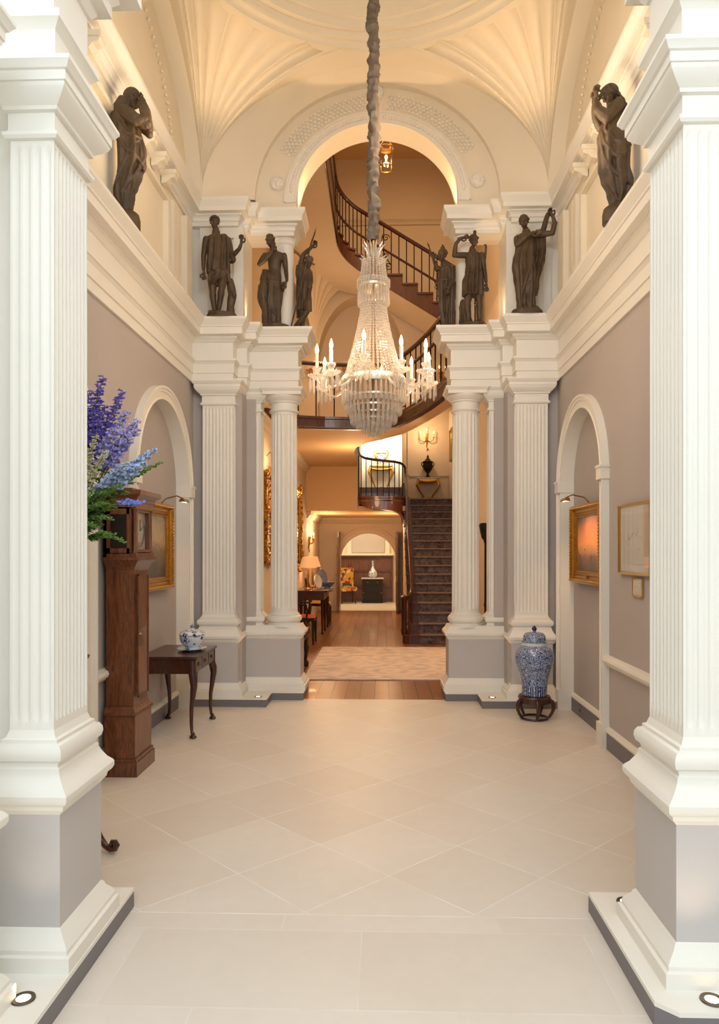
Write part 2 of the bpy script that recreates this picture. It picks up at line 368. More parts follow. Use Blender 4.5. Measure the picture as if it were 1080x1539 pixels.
# skirting: dark band with white cap, in the niches and on the wall between the arches
def skirt(name, x0, x1, s, ya, yb):
    mb = MB().box(s*x0, s*x1, ya, yb, 0, .135); struct(name, mb, 'dark')
    c = [(x0-.004, .135), (x0-.008, .15), (x0+.004, .172), (x1, .18), (x1, .135)]
    struct('trim_%d' % next(TRIM), MB().add([(s*x, y, z) for y in (ya, yb) for x, z in c], [(i, (i+1) % 5, 5+(i+1) % 5, 5+i) for i in range(5)]), 'trim')
for s, nm in ((-1, 'left'), (1, 'right')):
    A = AL if s < 0 else AR
    skirt('baseboard_%s' % nm, 1.985, 2.01, s, A[1][0], A[1][1])
    skirt('baseboard_%s' % nm, 1.895, 1.92, s, A[0][1]+.13, A[1][0]-.12)
    c = [(1.92, .665), (1.90, .672), (1.885, .69), (1.87, .70), (1.862, .72), (1.87, .742), (1.89, .752), (1.92, .758)]
    ya, yb = A[0][1]+.12, A[1][0]-.12
    struct('trim_%d' % next(TRIM), MB().add([(s*x, y, z) for y in (ya, yb) for x, z in c], [(i, (i+1) % 8, 8+(i+1) % 8, 8+i) for i in range(8)]), 'trim', .6)
# white door in the near left arch
struct('door_1', MB().box(-2.005, -1.985, 3.61, 4.83, 0, 2.85), 'trim')
hd = MB().tube([(-1.985, 4.72, 1.02), (-1.94, 4.72, 1.02), (-1.93, 4.70, 1.02), (-1.93, 4.60, 1.015)], [.012, .011, .011, .008], 8)
tag(hd.build('door_handle', 'brass', None, True), 'brass lever handle on the white door behind the flowers', 'door handle')

# ---------------- entablature along the side walls and over the back piers
ENT = [(-.25, 3.37), (.0, 3.37), (.0, 3.455), (.012, 3.458), (.012, 3.55), (.03, 3.575), (.04, 3.58), (.04, 3.602), (0, 3.605), (0, 3.775), (.012, 3.78), (.035, 3.805), (.05, 3.812), (.05, 3.832),
       (.115, 3.838), (.115, 3.905), (.127, 3.91), (.127, 3.922), (.145, 3.945), (.165, 3.968), (.17, 3.975), (.17, 4.0), (-.25, 4.0)]
def mir(p): return [(-x, y) for x, y in p][::-1]
PL = [(-1.9, 3.02), (-1.9, 7.60), (-1.47, 7.60), (-1.47, 7.80), (-1.36, 7.80), (-1.36, 7.96), (-.83, 7.96), (-.83, 8.32)]
struct('trim_%d' % next(TRIM), MB().sweep(PL, ENT), 'white', .35)
struct('trim_%d' % next(TRIM), MB().sweep(mir(PL), ENT), 'white', .35)
for s in (-1, 1):
    x = lambda a: s*a
    mb = MB().box(x(2.05), x(1.40), 7.72, 8.32, 0, 3.37)          # lower pier wall with a return
    mb.box(x(1.42), x(1.30), 7.98, 8.30, 0, 3.37)
    struct('wall_pier', mb, 'wall')
    mb = MB().box(x(2.05), x(1.0), 8.0, 8.30, 3.38, 3.99).box(x(2.05), x(1.5), 7.7, 8.2, 3.38, 3.99)
    mb.box(x(2.1), x(1.95), 3.0, 8.0, 3.5, 3.99); struct('wall_pier', mb, 'white')
    # attic storey: side wall, panelled pier and plain round shaft
    mb = MB().box(x(1.95), x(2.1), 3.0, 8.3, 3.99, 7.2); struct('wall_attic', mb, 'ceil')
    mb = MB()
    for (y0, y1, z0, z1, xx) in ((4.55, 6.75, 4.10, 4.16, 1.90), (4.55, 6.75, 4.86, 4.9, 1.9)): mb.box(x(xx), x(1.96), y0, y1, z0, z1)
    for y in (4.49, 6.75): mb.box(x(1.9), x(1.96), y, y+.06, 4.10, 4.90)
    for y in (4.36, 6.86, 7.0): mb.box(x(1.88), x(1.96), y, y+.10, 4.0, 4.92)
    for y in (3.95, 7.25): mb.box(x(1.86), x(1.96), y, y+.2, 4.0, 4.95)
    struct('trim_%d' % next(TRIM), mb, 'ceil')
    mb = MB().box(x(1.96), x(1.40), 7.80, 8.32, 3.99, 5.1)
    mb.box(x(1.86), x(1.78), 7.765, 7.82, 4.0, 5.02).box(x(1.50), x(1.394), 7.765, 7.83, 4.0, 5.02).box(x(1.86), x(1.390), 7.76, 7.835, 4.94, 5.06).box(x(1.87), x(1.386), 7.755, 7.84, 4.0, 4.07)
    mb.box(x(1.80), x(1.48), 7.785, 7.82, 4.09, 4.93)
    struct('wall_attic', mb, 'white')
    sh = MB().lathe([(.115, 3.99), (.115, 4.05), (.1, 4.06), (.1, 4.98), (.115, 5.0), (.115, 5.03), (.13, 5.05), (.13, 5.08)], (x(1.0), 8.14, 0), 28)
    struct('trim_%d' % next(TRIM), sh, 'white', .6)
    UP = [(-.2, 5.05), (0, 5.05), (0, 5.09), (.015, 5.10), (.015, 5.13), (.03, 5.145), (.045, 5.15), (.045, 5.165), (.1, 5.17), (.1, 5.215), (.115, 5.24), (.13, 5.262), (.135, 5.27), (.135, 5.30), (-.2, 5.30)]
    P2 = [(-1.93, 3.3), (-1.93, 7.72), (-1.44, 7.72), (-1.44, 7.86), (-1.36, 7.86), (-1.36, 7.98), (-.88, 7.98), (-.88, 8.32)]
    struct('trim_%d' % next(TRIM), MB().sweep(P2 if s < 0 else mir(P2), UP), 'white', .35)
    struct('wall_attic', MB().box(x(1.95), x(1.0), 8.0, 8.32, 5.06, 5.29), 'white')
    mb = MB()
    for y in (4.25, 4.55, 4.85, 6.05, 6.35, 6.65):                 # little carved brackets under the cornice
        mb.box(x(1.94), x(1.80), y, y+.10, 5.06, 5.10).extrude([(x(1.94), 4.98), (x(1.94), 5.06), (x(1.81), 5.06), (x(1.82), 5.03), (x(1.86), 5.02), (x(1.89), 4.99)], 'y', y+.01, y+.09)
    struct('trim_%d' % next(TRIM), mb, 'ceil')
    mb = MB()                                                       # bead string round the side lunette
    for i in range(60):
        a = PI*i/59; mb.ball((x(1.935), 5.46+1.55*math.cos(a), 5.36+1.0*math.sin(a)), .016, 6, 4)
    struct('trim_%d' % next(TRIM), mb, 'ceil', True)
    mb = MB().grid(lambda u, v: (x(lerp(1.79, 1.95, v)), 5.46+2.14*math.cos(PI*u), 5.31+1.32*math.sin(PI*u)), 40, 1); struct('ceiling', mb, 'ceil', True)

# ---------------- back lunette wall with its arched opening and carved bands
CX0, RA, HA, ZS = .03, .885, .85, 5.42
def bow(r, h, y, n=40): return [(CX0+r*math.cos(PI-PI*i/n), y, ZS+h*math.sin(PI*i/n)) for i in range(n+1)]
mb = MB(); a = bow(RA, HA, 8.0); top = [(p[0]*2.2 if abs(p[0]) > .8 else p[0]*2.2, 8.0, 7.2) for p in a]
a = [(a[0][0], 8.0, 5.28)]+a+[(a[-1][0], 8.0, 5.28)]; top = [(-1.96, 8.0, 5.28)]+[(-1.96+3.92*i/40, 8.0, 7.2 if 0 < i < 40 else 7.2) for i in range(41)]+[(1.96, 8.0, 5.28)]
n = len(a); mb.add(a+top, [(i, i+1, n+i+1, n+i) for i in range(n-1)])
b = [(p[0], 8.34, p[2]) for p in a]; mb.add(a+b, [(i, i+1, n+i+1, n+i) for i in range(n-1)])
tb = [(p[0], 8.34, p[2]) for p in top]; mb.add(b+tb, [(i, i+1, n+i+1, n+i) for i in range(n-1)])
struct('wall_back', mb, 'ceil', .5)
def band(r0, r1, k0, k1, y, mat, prof):                            # moulded arch ring
    mb = MB(); vs = []; n = 44
    for i in range(n+1):
        t_ = PI-PI*i/n
        for o, d in prof:
            r = lerp(r0, r1, o); h = lerp(k0, k1, o); vs.append((CX0+r*math.cos(t_), y-d, ZS+h*math.sin(t_)))
    k = len(prof); mb.add(vs, [(i*k+j, (i+1)*k+j, (i+1)*k+j+1, i*k+j+1) for i in range(n) for j in range(k-1)])
    return struct('trim_%d' % next(TRIM), mb, mat, .5)
band(.885, 1.02, .85, .98, 8.0, 'white', [(0, 0), (0, .012), (.14, .014), (.18, .006), (.86, .006), (.9, .02), (1, .02), (1, 0)])
mb = MB()
for i in range(96):                                                # scrolling leaf band
    t_ = math.radians(lerp(150, 30, i/95))
    if abs(t_-PI/2) < .11: continue
    for k_, rr in enumerate((1.07, 1.105, 1.14, 1.175, 1.21)):
        tt = t_+(.012 if (i+k_) % 2 else -.006)
        mb.ball((CX0+rr*math.cos(tt), 7.992, ZS+rr*.955*math.sin(tt)), .0155, 6, 4, (1, .8, .7+.5*((i+k_) % 2)))
struct('trim_%d' % next(TRIM), mb, 'white', True)
mb = MB()
for i in range(88):                                                # lit scroll band at the opening
    t_ = math.radians(lerp(172, 8, i/87))
    if abs(t_-PI/2) < .08: continue
    mb.ball((CX0+.95*math.cos(t_), 7.99, ZS+.915*math.sin(t_)), .019, 6, 4, (1, .8, 1.2))
struct('trim_%d' % next(TRIM), mb, 'white', True)
for (px, pz, rr) in ((-1.06, 5.63, .075), (1.12, 5.63, .075), (CX0, 6.60, .07)):
    mb = MB(); mb.v += []; ro = MB().lathe([(rr, 0), (rr*1.05, .012), (rr*.95, .02), (rr*.8, .012), (rr*.66, .012)], (0, 0, 0), 24)
    for i in range(14): ro.ball((rr*.86*math.cos(2*PI*i/14), rr*.86*math.sin(2*PI*i/14), .02), .009, 6, 4)
    ro.ball((0, -.005, .012), rr*.42, 10, 6, (1, 1.2, .5)).ball((-rr*.32, rr*.2, .012), rr*.22, 8, 5).ball((rr*.32, rr*.2, .012), rr*.22, 8, 5)
    ro.xf(Matrix.Translation((px, 7.995, pz)) @ Matrix.Rotation(PI/2, 4, 'X')); struct('trim_%d' % next(TRIM), ro, 'white', .6)

# ---------------- the fluted shell vault with its oculus ring
YC, RR, ZR = 5.46, 1.60, 6.53
def vault(sx, sy, mat='ceil'):
    F = Vector((sx*1.80, YC+sy*2.14, 5.31)); NFL = 9
    A = Vector((0, YC+sy*2.14, 6.63)); B = Vector((sx*1.80, YC, 6.63))
    def Q(t):
        if t < .14: k = t/.14; return A.lerp(Vector((0, YC+sy*RR, ZR)), k)
        if t > .90: k = (t-.90)/.10; return Vector((sx*RR, YC, ZR)).lerp(B, k)
        a = (t-.14)/.76*PI/2; return Vector((sx*RR*math.sin(a), YC+sy*RR*math.cos(a), ZR))
    def fn(t, u):
        q = Q(t); c = 1-math.cos(u*PI/2); z = F.z+(q.z-F.z)*math.sin(u*PI/2)
        p = Vector((lerp(F.x, q.x, c), lerp(F.y, q.y, c), z))
        if .10 < t < .93:
            fl = abs(math.sin(PI*NFL*(t-.10)/.83)); am = .062*min(1, u*1.3)*min(1, (t-.10)/.09, (.93-t)/.09)
            d = Vector((p.x-sx*.3, p.y-YC, 0)); d = d.normalized() if d.length > 1e-6 else d
            p += (d*.55+Vector((0, 0, .8)))*am*(fl-.35)*(1 if u < .97 else 1)
        return tuple(p)
    return struct('ceiling', MB().grid(fn, 156, 22), mat, .5)
for sx in (-1, 1):
    for sy in (-1, 1): vault(sx, sy)
mb = MB().lathe([(1.615, 6.75), (1.615, 6.46), (1.61, 6.445), (1.60, 6.44), (1.575, 6.465), (1.55, 6.47), (1.50, 6.455), (1.47, 6.47), (1.45, 6.50), (1.41, 6.50), (1.385, 6.475), (1.36, 6.475), (1.33, 6.52), (1.30, 6.53), (1.27, 6.52), (1.25, 6.56), (1.22, 6.62), (1.2, 6.70)], (0, YC, 0), 96, False)
struct('ceiling', mb, 'ceil', .6)
mb = MB(); NS_ = 32; vs = []; n_ = NS_*8
for i in range(n_):
    a = 2*PI*i/n_; q = RR+.015+.085*abs(math.sin(NS_*a/2))**.7
    vs += [(1.58*math.cos(a), YC+1.58*math.sin(a), 6.468), (q*math.cos(a), YC+q*math.sin(a), 6.452), (q*math.cos(a), YC+q*math.sin(a), 6.475), ((q-.01)*math.cos(a), YC+(q-.01)*math.sin(a), 6.53)]
struct('trim_%d' % next(TRIM), mb.add(vs, [(i*4+j, ((i+1) % n_)*4+j, ((i+1) % n_)*4+j+1, i*4+j+1) for i in range(n_) for j in range(3)]), 'ceil', .5)
struct('ceiling', MB().lathe([(1.2, 6.70), (1.1, 6.80), (.9, 6.94), (.6, 7.06), (.3, 7.11), (.001, 7.12)], (0, YC, 0), 64, False), 'ceil', True)
struct('ceiling', MB().box(-2.1, 2.1, 2.9, 8.4, 7.2, 7.3), 'ceil')
struct('ceiling', MB().grid(lambda u, v: (1.80*math.cos(PI*u), lerp(YC-2.14, 3.0, v), 5.31+1.32*math.sin(PI*u)), 48, 2), 'ceil', True)
def splay(u, v): return (lerp(1.80, 1.33, v)*math.cos(PI*u)+CX0*v, lerp(7.60, 7.93, v), lerp(5.31, 5.42, v)+lerp(1.32, 1.24, v)*math.sin(PI*u))
mb = MB().grid(splay, 56, 3); mb.grid(lambda u, v: (CX0+1.33*math.cos(PI*u), lerp(7.93, 8.01, v), 5.42+1.24*math.sin(PI*u)), 56, 1)
mb.grid(lambda u, v: (lerp(1.80, 1.33, v)*(1 if u else -1)+CX0*v, lerp(7.60, 7.93, v), lerp(5.29, lerp(5.31, 5.42, v), u)) , 1, 1) if False else None
struct('ceiling', mb, 'ceil', .5)
# vestibule round the camera, open to daylight behind
struct('wall_front', MB().box(-2.7, -1.9, 2.74, 3.02, 0, 7.3).box(1.9, 2.7, 2.74, 3.02, 0, 7.3).box(-1.95, 1.95, 2.80, 3.02, 5.35, 7.3), 'die')
struct('wall_left', MB().box(-2.8, -2.7, -3, 3.0, 0, 5.7), 'white'); struct('wall_right', MB().box(2.7, 2.8, -3, 3.0, 0, 5.7), 'white')
struct('ceiling', MB().box(-2.8, 2.8, -3, 2.9, 5.6, 5.7), 'white')

# ---------------- orders: fluted shafts with pedestal, base and capital
BASE = [(0, .935), (.010, .908), (.022, .903), (.022, .89), (.036, .885), (.046, .868), (.048, .85), (.042, .83), (.03, .822), (.026, .812), (.026, .805), (.034, .798), (.034, .786), (.042, .768), (.06, .738), (.076, .722), (.082, .712), (.082, .694), (.076, .682), (.062, .672), (.058, .655), (.048, .645), (.042, .636)]
PBASE = [(.04, .225), (.05, .215), (.055, .20), (.075, .178), (.085, .16), (.085, .145), (.098, .14), (.098, .086)]
CAPR = [(0, 3.125), (.014, 3.128), (.022, 3.138), (.022, 3.15), (.01, 3.155), (.006, 3.165), (.006, 3.225), (.02, 3.23), (.022, 3.243), (.045, 3.262), (.066, 3.285), (.07, 3.293), (.07, 3.302), (.076, 3.304), (.076, 3.338), (.085, 3.342), (.095, 3.36), (.1, 3.366), (.1, 3.38)]
def rect(x0, x1, y0, y1): return [(x0, y0), (x0, y1), (x1, y1), (x1, y0)]   # clockwise seen from above: out = outwards
def cw(x0, x1, y0, y1): return [(x0, y0), (x1, y0), (x1, y1), (x0, y1)]
def flute_rect(x0, x1, y0, y1, nx, ny, dep=.011):
    P = []; 
    def edge(a, b, n, out):
        L = (b-a).length; d = (b-a)/L; m = L/(n+.25); g = m*.74; st = (L-(n*g+(n-1)*(m-g)))/2
        q = [(a, 0)]
        for i in range(n):
            s0 = st+i*m
            for k in range(7): q.append((a+d*(s0+g*k/6)-out*(dep*math.sin(PI*k/6)), 1 if 0 < k < 6 else 0))
        return q
    V = Vector
    for a, b, n, o in ((V((x0, y0)), V((x1, y0)), nx, V((0, -1))), (V((x1, y0)), V((x1, y1)), ny, V((1, 0))), (V((x1, y1)), V((x0, y1)), nx, V((0, 1))), (V((x0, y1)), V((x0, y0)), ny, V((-1, 0)))):
        P += edge(a, b, n, o)
    flat = []
    E4 = [(V((x0, y0)), V((x1, y0))), (V((x1, y0)), V((x1, y1))), (V((x1, y1)), V((x0, y1))), (V((x0, y1)), V((x0, y0)))]
    for p, inn in P:
        q = V(p); q.x = min(max(q.x, x0), x1); q.y = min(max(q.y, y0), y1)
        if inn:
            dd = [(q.x-x0, 'x', x0), (x1-q.x, 'x', x1), (q.y-y0, 'y', y0), (y1-q.y, 'y', y1)]; m_ = min(dd)
            q = V((m_[2], q.y)) if m_[1] == 'x' else V((q.x, m_[2]))
        flat.append(q)
    return [p for p, _ in P], flat
def loft_shaft(fl, flat, c, z0, z1, taper):
    zs = [(z0, 0), (z0+.035, 0), (z0+.05, .8), (z0+.075, 1), (z1-.06, 1), (z1-.04, .8), (z1-.025, 0), (z1, 0)]
    n = len(fl); vs = []; fs = []
    for z, k in zs:
        sc_ = lerp(1, taper, (z-z0)/(z1-z0))
        for a, b in zip(fl, flat):
            q = b.lerp(a, k); q = c+(q-c)*sc_; vs.append((q.x, q.y, z))
    for i in range(len(zs)-1):
        for j in range(n):
            j2 = (j+1) % n; fs.append((i*n+j, i*n+j2, (i+1)*n+j2, (i+1)*n+j))
    return MB().add(vs, fs)
def pilaster(name, label, x0, x1, y0, y1, nx, ny, ped=True, host=None):
    r = host or thing(name, label, 'column', ((x0+x1)/2, (y0+y1)/2, 0)); made = []
    cx, cy = (x0+x1)/2, (y0+y1)/2; hx, hy = (x1-x0)/2, (y1-y0)/2
    fl, flat = flute_rect(-hx, hx, -hy, hy, nx, ny)
    pf = 'pilaster_' if host else ''
    made.append(loft_shaft(fl, flat, Vector((0, 0)), .93, 3.13, .985).build(pf+'shaft', 'white', r, .5))
    rc = cw(-hx, hx, -hy, hy)
    made.append(MB().sweep(rc, [(-.02, .936)]+BASE+[(-.02, .64)], True).build(pf+'base', 'white', r, .5))
    made.append(MB().sweep(cw(-hx*.985, hx*.985, -hy*.985, hy*.985), [(-.02, 3.126)]+CAPR+[(-hy*.9 if hy < hx else -hx*.9, 3.38)], True).build(pf+'capital', 'white', r, .5))
    if host:
        for m_ in made: m_.location = (cx-host.location.x, cy-host.location.y, 0)
    if ped:
        die = MB().box(-hx-.041, hx+.041, -hy-.041, hy+.041, .21, .642).build('pedestal', 'die', r)
        MB().sweep(rc, [(-.02, .225)]+PBASE+[(-.02, .086)], True).build('pedestal_base', 'white', r, .5)
    return r
# near pair framing the view
pilaster('fluted_pilaster', 'tall white fluted pilaster on a grey pedestal at the near left', -1.298, -1.132, 2.68, 2.99, 4, 9)
pilaster('fluted_pilaster', 'tall white fluted pilaster on a grey pedestal at the near right', 1.16, 1.325, 2.65, 2.98, 4, 9)
NE = [(-.07, 3.38), (0, 3.38), (0, 3.44), (.008, 3.443), (.008, 3.53), (.03, 3.56), (.035, 3.563), (.035, 3.59), (0, 3.593), (0, 3.80), (.012, 3.803), (.03, 3.83), (.03, 3.845), (.075, 3.85), (.075, 3.90), (.1, 3.93), (.1, 3.95), (.17, 3.955), (.17, 4.02), (.2, 4.05), (.22, 4.075), (.22, 4.1), (-.07, 4.1)]
for s, xi, ya, yb in ((-1, 1.132, 2.68, 2.99), (1, 1.16, 2.65, 2.98)):
    p = [(-1.95, yb), (-1.95, yb)]; x0, x1 = sorted((s*xi, s*2.0))
    struct('trim_%d' % next(TRIM), MB().sweep(cw(x0, x1, ya, yb), NE, True).box(x0+.02, x1-.02, ya+.03, yb-.03, 3.4, 5.4), 'white', .4)
    mb = MB().box(s*(xi+.165), s*2.0, ya+.10, yb-.02, 0, 3.5); struct('wall_pier', mb, 'white')
    # further pedestal and wall strip outside the pilaster
    xo = -1.03 if s < 0 else 1.0; x0, x1 = sorted((xo, s*2.7))
    yf = 2.2 if s < 0 else 2.43
    po = [(x0, yf), (x1, yf), (x1, 3.26), (x0, 3.26)] if s < 0 else [(x0, yf+.06), (x0+.06, yf), (x1, yf), (x1, 3.28), (x0, 3.28)]
    struct('baseboard_pier', MB().prism(po, 0, .07), 'dark'); struct('trim_%d' % next(TRIM), MB().prism(po, .07, .086), 'white')
pilaster('fluted_pilaster', 'nearest white pilaster at the left edge, only its pedestal cap corner in view', -1.42, -1.25, 2.08, 2.34, 4, 6)
# back pair on each side
for s, nm in ((-1, 'left'), (1, 'right')):
    x0, x1 = sorted((s*1.80, s*1.46))
    pilaster('fluted_pilaster', {'left': 'broad white fluted pilaster standing behind the mahogany side table', 'right': 'broad white fluted pilaster standing behind the blue and white jar'}[nm], x0, x1, 7.63, 7.80, 9, 3)
    r = thing('fluted_column', {'left': 'round white fluted column with half pilaster at the left of the stair hall opening', 'right': 'round white fluted column with half pilaster at the right of the stair hall opening'}[nm], 'column', (s*1.005, 8.12, 0))
    x0, x1 = sorted((s*1.42, s*1.25)); pilaster('', '', x0, x1, 8.02, 8.22, 4, 4, False, r)
    R = .15; fl = []; flat = []
    for i in range(20):
        for k in range(6):
            a_ = 2*PI*(i+k/6)/20; d_ = .013*math.sin(PI*k/5) if k < 5 else 0
            fl.append(Vector(((R-d_)*math.cos(a_), (R-d_)*math.sin(a_)))); flat.append(Vector((R*math.cos(a_), R*math.sin(a_))))
    loft_shaft(fl, flat, Vector((0, 0)), .93, 3.13, .95).build('shaft', 'white', r, .5)
    b = MB().lathe([(R-.01, .94)]+[(R+o, z) for o, z in BASE[:14]]+[(R-.01, .78)], (0, 0, 0), 40, False); b.build('base', 'white', r, .6)
    q0, q1 = sorted((s*(1.44-1.005), -s*(.205)))
    RC = cw(-.415 if s < 0 else -.16, .16 if s < 0 else .415, -.13, .14)
    MB().sweep(RC, [(-.12, .79)]+BASE[12:]+[(-.02, .64)], True).build('pedestal_cap', 'white', r, .5)
    xs = [p[0] for p in RC]; MB().box(min(xs)-.041, max(xs)+.041, -.171, .181, .21, .642).build('pedestal', 'die', r)
    MB().sweep(RC, [(-.02, .225)]+PBASE+[(-.02, .086)], True).build('pedestal_base', 'white', r, .5)
    cp = MB().lathe([(R*.95-.01, 3.12)]+[(R*.95+o, z) for o, z in CAPR[:13]]+[(.05, 3.304)], (0, 0, 0), 40, False); cp.sweep(cw(-.21, .21, -.21, .21), [(-.2, 3.303), (0, 3.303), (0, 3.338), (.008, 3.342), (.018, 3.36), (.024, 3.366), (.024, 3.38), (-.2, 3.38)], True)
    cp.build('capital', 'white', r, .6)
    # stepped dark plinth with its white top
    P_ = [(s*2.0, 7.46), (s*1.10, 7.46), (s*1.10, 7.82), (s*.76, 7.82), (s*.76, 8.36), (s*2.0, 8.36)]
    struct('baseboard_%s' % nm, MB().prism(P_, 0, .075), 'dark')
    P_ = [(s*2.0, 7.455), (s*1.095, 7.455), (s*1.095, 7.815), (s*.755, 7.815), (s*.755, 8.36), (s*2.0, 8.36)]
    struct('trim_%d' % next(TRIM), MB().prism(P_, .075, .086), 'white')
# ================================================================== STAIR HALL BEYOND
GZ = 3.66                                  # gallery level
struct('wall_left', MB().box(-1.72, -1.6, 8.3, 19.6, 0, 3.5), 'inner')
struct('wall_right', MB().box(1.75, 2.02, 8.4, 18.5, 0, 5.3), 'inner')
struct('wall_left', MB().box(-2.02, -1.9, 8.3, 14.3, 3.5, 9.3), 'inner')
struct('wall_right', MB().box(1.9, 2.02, 8.3, 14.3, 4.6, 9.3), 'inner')
struct('ceiling', MB().box(-2.05, 2.05, 8.33, 14.4, 9.2, 9.3), 'apricot')
struct('wall_front', MB().box(-2.05, 2.05, 8.325, 8.40, 7.0, 9.3), 'inner')
# gallery slab: plaster soffit, dark timber edge
gal = [(-1.6, 10.55), (-1.45, 10.95), (-1.2, 11.16), (-.8, 11.28), (-.37, 11.34), (0, 11.34), (.16, 11.28), (.30, 11.10), (.45, 10.65), (.58, 10.2), (.69, 9.75), (.78, 9.3), (.85, 8.9), (.89, 8.5), (.9, 8.33)]
galb = [(1.9, 8.33), (1.9, 8.6), (1.15, 9.0), (1.0, 9.44), (.86, 10.1), (.72, 10.7), (.56, 11.3), (.40, 11.8), (.1, 12.3), (-.2, 12.75), (-.4, 13.3), (-.46, 14.0), (-.46, 16.2), (-1.6, 16.2)]
struct('ceiling', MB().prism(gal+galb, 3.482, 3.66), 'apricot')
mb = MB().sweep(gal, [(-.06, 3.478), (.015, 3.478), (.02, 3.50), (.012, 3.51), (.012, 3.625), (.03, 3.635), (.03, 3.672), (-.06, 3.672)])
struct('trim_%d' % next(TRIM), mb, 'stairwood'); struct('trim_%d' % next(TRIM), MB().sweep(galb, [(-.05, 3.478), (.01, 3.478), (.01, 3.672), (-.05, 3.672)]), 'apricot')
struct('wall_back', MB().box(-1.6, -.46, 16.2, 16.3, 2.49, 3.5), 'apricot')
struct('ceiling', MB().box(-1.62, .62, 16.3, 19.6, 2.49, 2.60), 'apricot')
struct('trim_%d' % next(TRIM), MB().sweep([(-1.6, 8.4), (-1.6, 16.2)], [(0, 3.33), (.03, 3.34), (.05, 3.38), (.09, 3.42), (.1, 3.48), (0, 3.48)]), 'inner')
# far wall with arched doorway
FX, FR, FS = -.29, .74, 1.33
def farwall():
    mb = MB(); n = 32; a = [(FX-FR, 0)]+[(FX+FR*math.cos(PI-PI*i/n), FS+FR*math.sin(PI*i/n)) for i in range(n+1)]+[(FX+FR, 0)]
    tp = [(-1.62, 0)]+[(lerp(-1.62, .64, i/n), 2.5) for i in range(n+1)]+[(.64, 0)]
    k = len(a)
    for y in (19.55, 19.75): mb.add([(p[0], y, p[1]) for p in a]+[(p[0], y, p[1]) for p in tp], [(i, i+1, k+i+1, k+i) for i in range(k-1)])
    mb.add([(p[0], 19.55, p[1]) for p in a]+[(p[0], 19.75, p[1]) for p in a], [(i, i+1, k+i+1, k+i) for i in range(k-1)])
    struct('wall_back', mb, 'inner', .4)
    mb = MB(); pr = [(0, 0), (0, .03), (.1, .03), (.12, .045), (.17, .045), (.18, 0)]; vs = []
    for i, p in enumerate(a):
        if i == 0: d = (-1, 0)
        elif i == k-1: d = (1, 0)
        else: t_ = PI-PI*(i-1)/n; d = (math.cos(t_), math.sin(t_))
        for o, q in pr: vs.append((p[0]+d[0]*o, 19.55-q, max(0, p[1]+d[1]*o)))
    m_ = len(pr); mb.add(vs, [(i*m_+j, (i+1)*m_+j, (i+1)*m_+j+1, i*m_+j+1) for i in range(k-1) for j in range(m_-1)])
    struct('trim_%d' % next(TRIM), mb, 'inner', .5)
    struct('trim_%d' % next(TRIM), MB().sweep([(-1.6, 16.3), (-1.6, 19.55), (.62, 19.55)], [(0, 2.33), (.03, 2.34), (.05, 2.38), (.09, 2.42), (.1, 2.49), (0, 2.49)]), 'inner')
    struct('trim_%d' % next(TRIM), MB().box(-1.6, -1.22, 19.52, 19.56, .80, .85).box(-1.6, -1.22, 19.53, 19.56, 0, .16).box(.62, .645, 19.52, 19.56, .8, .85), 'inner')
farwall()
for s, nm in ((-1, 'door_2'), (1, 'door_3')):                        # the two leaves stand open, seen on edge
    x = FX+s*(FR+.02)
    mb = MB().box(x-.02, x+.02, 18.82, 19.53, 0.01, 2.1)
    for z0, z1 in ((.15, .8), (.95, 1.95)): mb.box(x-.03, x+.03, 18.92, 19.43, z0, z1)
    d = struct(nm, mb, 'panel'); MB().tube([(x+.025*s, 18.9, 1.0), (x+.07*s, 18.9, 1.0), (x+.075*s, 18.98, 1.0)], .012, 8).build('door_handle', 'brass', d, True)
struct('wall_right', MB().box(.62, .72, 16.95, 19.6, 0, 2.6), 'inner')
# room beyond the doorway
struct('floor', MB().box(-2.6, 2.2, 19.62, 23.2, -.12, .002), 'stone')
struct('wall_back', MB().box(-2.6, 2.2, 23.0, 23.1, 0, 3.2), 'ceil'); struct('wall_left', MB().box(-2.7, -2.6, 19.75, 23.1, 0, 3.2), 'ceil')
struct('wall_right', MB().box(.62, .72, 19.76, 23.1, 0, 3.2), 'ceil'); struct('ceiling', MB().box(-2.7, 2.2, 19.75, 23.1, 3.1, 3.2), 'ceil')
mb = MB().box(-2.3, .42, 22.9, 23.0, 0, 1.42).box(-2.3, .44, 22.80, 23.0, 1.42, 1.46)
for i in range(4):
    for z0, z1 in ((.12, .42), (.52, .92), (1.0, 1.34)): mb.box(-2.2+i*.66, -2.2+i*.66+.56, 22.885, 22.9, z0, z1)
struct('trim_%d' % next(TRIM), mb, 'panel'); mb = MB()
for z in (.12, .46, .95, 1.36): mb.box(-2.3, .42, 22.865, 22.9, z, z+.035)  # lighter rails, the panelling's highlights put into the wood colour
for x in (-1.62, -.96, -.30, .36): mb.box(x, x+.05, 22.87, 22.9, .15, 1.38)
struct('trim_%d' % next(TRIM), mb, 'walnut')
mb = MB().box(-2.3, .44, 22.78, 23.0, 1.46, 1.52)
for x in (-1.02, .18): mb.box(x, x+.14, 22.93, 23.0, 1.5, 3.1)
struct('trim_%d' % next(TRIM), mb, 'trim')
struct('window_1', MB().box(-.86, .16, 22.96, 23.0, 1.56, 2.7), 'die')

